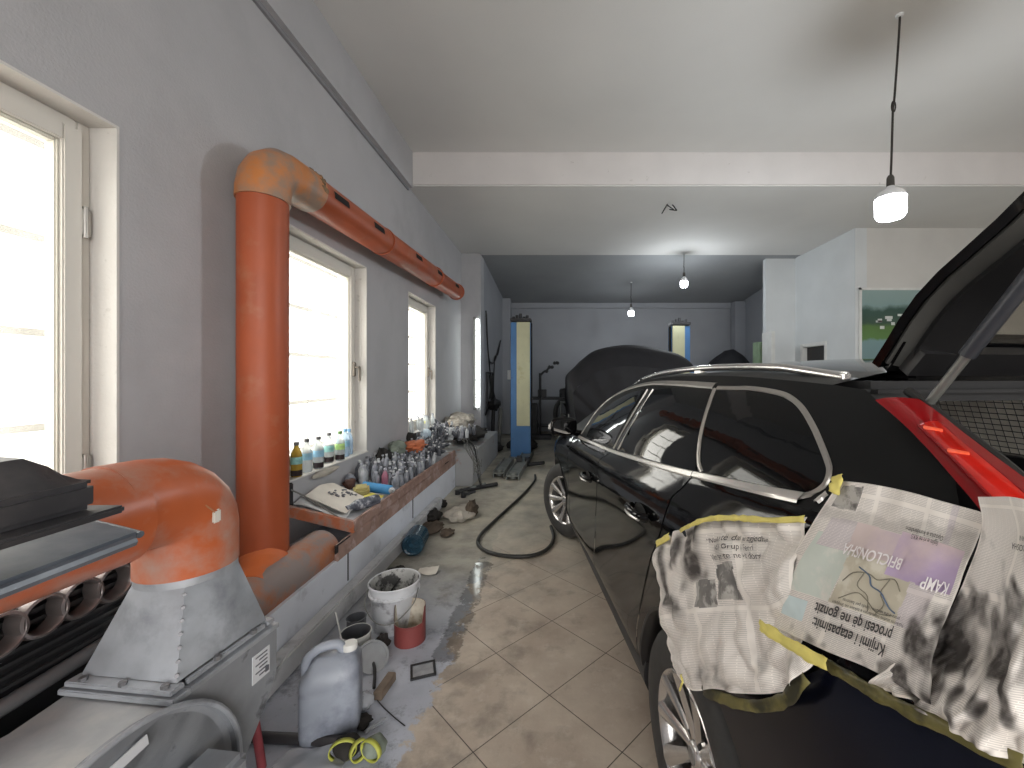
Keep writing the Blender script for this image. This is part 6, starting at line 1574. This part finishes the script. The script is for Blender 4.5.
# ------------------------------------------------------------------ lamps
def bulb(x,y,zc,zb_,r,label,kink):
    t=thing('pendant_bulb',label,'lamp',(x,y,zb_))
    zt_=zc; sl=.075 if kink else 0; pts=[(x+sl,y,zt_),(x+sl,y,zt_-.1),(x+sl*.5-.004,y,zb_+ (zt_-zb_)*.55),(x+sl*.45-.012,y,zb_+(zt_-zb_)*.5),(x+sl*.1,y,zb_+.30),(x,y,zb_+.16)]
    m=MB(); m.tube(cr(pts,6),.0085,8)
    if kink: m.tube([(x+sl*.45-.008+.016*math.cos(a),y,zb_+(zt_-zb_)*.5+.045*math.sin(a)) for a in [2*PI*k/16 for k in range(16)]],.006,6,closed=True)
    m.build('cord',mat('cord_brown',(.035,.03,.028),.7),t)
    m=MB(); m.lathe([(0,.19),(.018,.19),(.027,.17),(.029,.10),(.022,.095)],(x,y,zb_),18); m.build('socket',mat('socket_dark',(.06,.055,.05),.5),t)
    m=MB(); m.lathe([(.026,.10),(.034,.085),(r*.80,.05),(r*.98,.02),(r,.0)],(x,y,zb_),28); m.build('bulb_base',bulb_n,t)
    m=MB(); m.lathe([(r,.0),(r*1.0,-.05),(r*.98,-.13*r/.1),(r*.8,-.155*r/.1),(r*.4,-.163*r/.1),(0,-.165*r/.1)],(x,y,zb_),28); m.build('bulb_lens',bulbw,t)
    m=MB(); m.lathe([(0,0),(.030,0),(.025,-.018),(0,-.02)],(x+sl,y,zc),14); m.build('ceiling_plate',bulb_n,t)
bulb(2.755,3.46,4.64,3.11,.108,'large hanging bulb on a long brown cord in the front bay',True)
bulb(2.57,8.60,4.195,3.60,.075,'hanging bulb at the edge of the middle ceiling above the covered car',False)
bulb(1.80,10.5,4.02,3.28,.072,'hanging bulb farthest back in the rear bay',False)
t=thing('tube_lamp','lit white tube lamp standing upright on the pillar at the end of the windows','lamp',(-1.69,8.55,.97))
m=MB(); m.box((-1.755,8.57,1.90),(.07,.06,1.92),bev=.006); m.build('lamp_holder',mat('holder_grey',(.22,.22,.21),.5),t)
m=MB(); m.cyl((-1.695,8.53,.99),(-1.695,8.53,2.82),.028,seg=16); m.build('tube',tubew,t)
m=MB()
for z in (.975,2.835): m.cyl((-1.695,8.53,z-.02),(-1.695,8.53,z+.02),.031,seg=16)
m.build('tube_cap',white_pl,t)
# loose wires in the middle ceiling
m=MB(); 
for a,b_ in (((1.60,6.18,4.195),(1.52,6.2,4.06)),((1.68,6.2,4.195),(1.74,6.18,4.10)),((1.74,6.18,4.10),(1.64,6.22,4.13)),((1.6,6.2,4.19),(1.7,6.2,4.12))): m.tube([a,b_],.008,6)
tag(m.build('ceiling_wire',cable),'short loose wire ends poking from the middle ceiling','wire')

# ================================================================== LIGHT
def area(name,loc,rot,sx,sy,portal=True,power=0,col=(1,1,1)):
    l=bpy.data.lights.new(name,'AREA'); l.shape='RECTANGLE'; l.size=sx; l.size_y=sy; l.energy=power; l.color=col
    if portal: l.cycles.is_portal=True
    o=bpy.data.objects.new(name,l); COL.objects.link(o); o.location=loc; o.rotation_euler=rot; return o
for a,b_ in WIN: area('daylight_window',(WX-.33,(a+b_)/2,(WZ0+WZ1)/2),(0,-PI/2,0),WZ1-WZ0+.3,b_-a+.3)
area('daylight_doorway',(1.9,-4.15,1.85),(PI/2,0,0),6.2,3.9)
def pt(name,loc,e,r,col):
    l=bpy.data.lights.new(name,'POINT'); l.energy=e; l.shadow_soft_size=r; l.color=col; o=bpy.data.objects.new(name,l); COL.objects.link(o); o.location=loc
for loc,e in (((2.755,3.46,2.82),PB1),((2.57,8.60,3.38),PB2),((1.80,10.5,3.08),PB3)): pt('bulb_light',loc,e,.09,(.90,.96,1.))
w=bpy.data.worlds.new('daylight'); SC.world=w; w.use_nodes=True; bg=w.node_tree.nodes['Background']; bg.inputs[0].default_value=(1.0,.985,.96,1); bg.inputs[1].default_value=WS
# ================================================================== CAMERA
cd=bpy.data.cameras.new('camera'); cam=bpy.data.objects.new('camera',cd); COL.objects.link(cam); SC.camera=cam
cam.location=(0,0,H); cam.rotation_euler=(PI/2,0,0); cd.sensor_fit='HORIZONTAL'; cd.sensor_width=36; cd.lens=F0/1024*36
cd.shift_x=(512-CX)/1024; cd.shift_y=-(384-CY)/1024; cd.clip_start=.02; cd.clip_end=200
vs_=SC.view_settings; vs_.view_transform='Standard'; vs_.look='None'; vs_.exposure=EXPO; vs_.gamma=1; vs_.use_curve_mapping=False
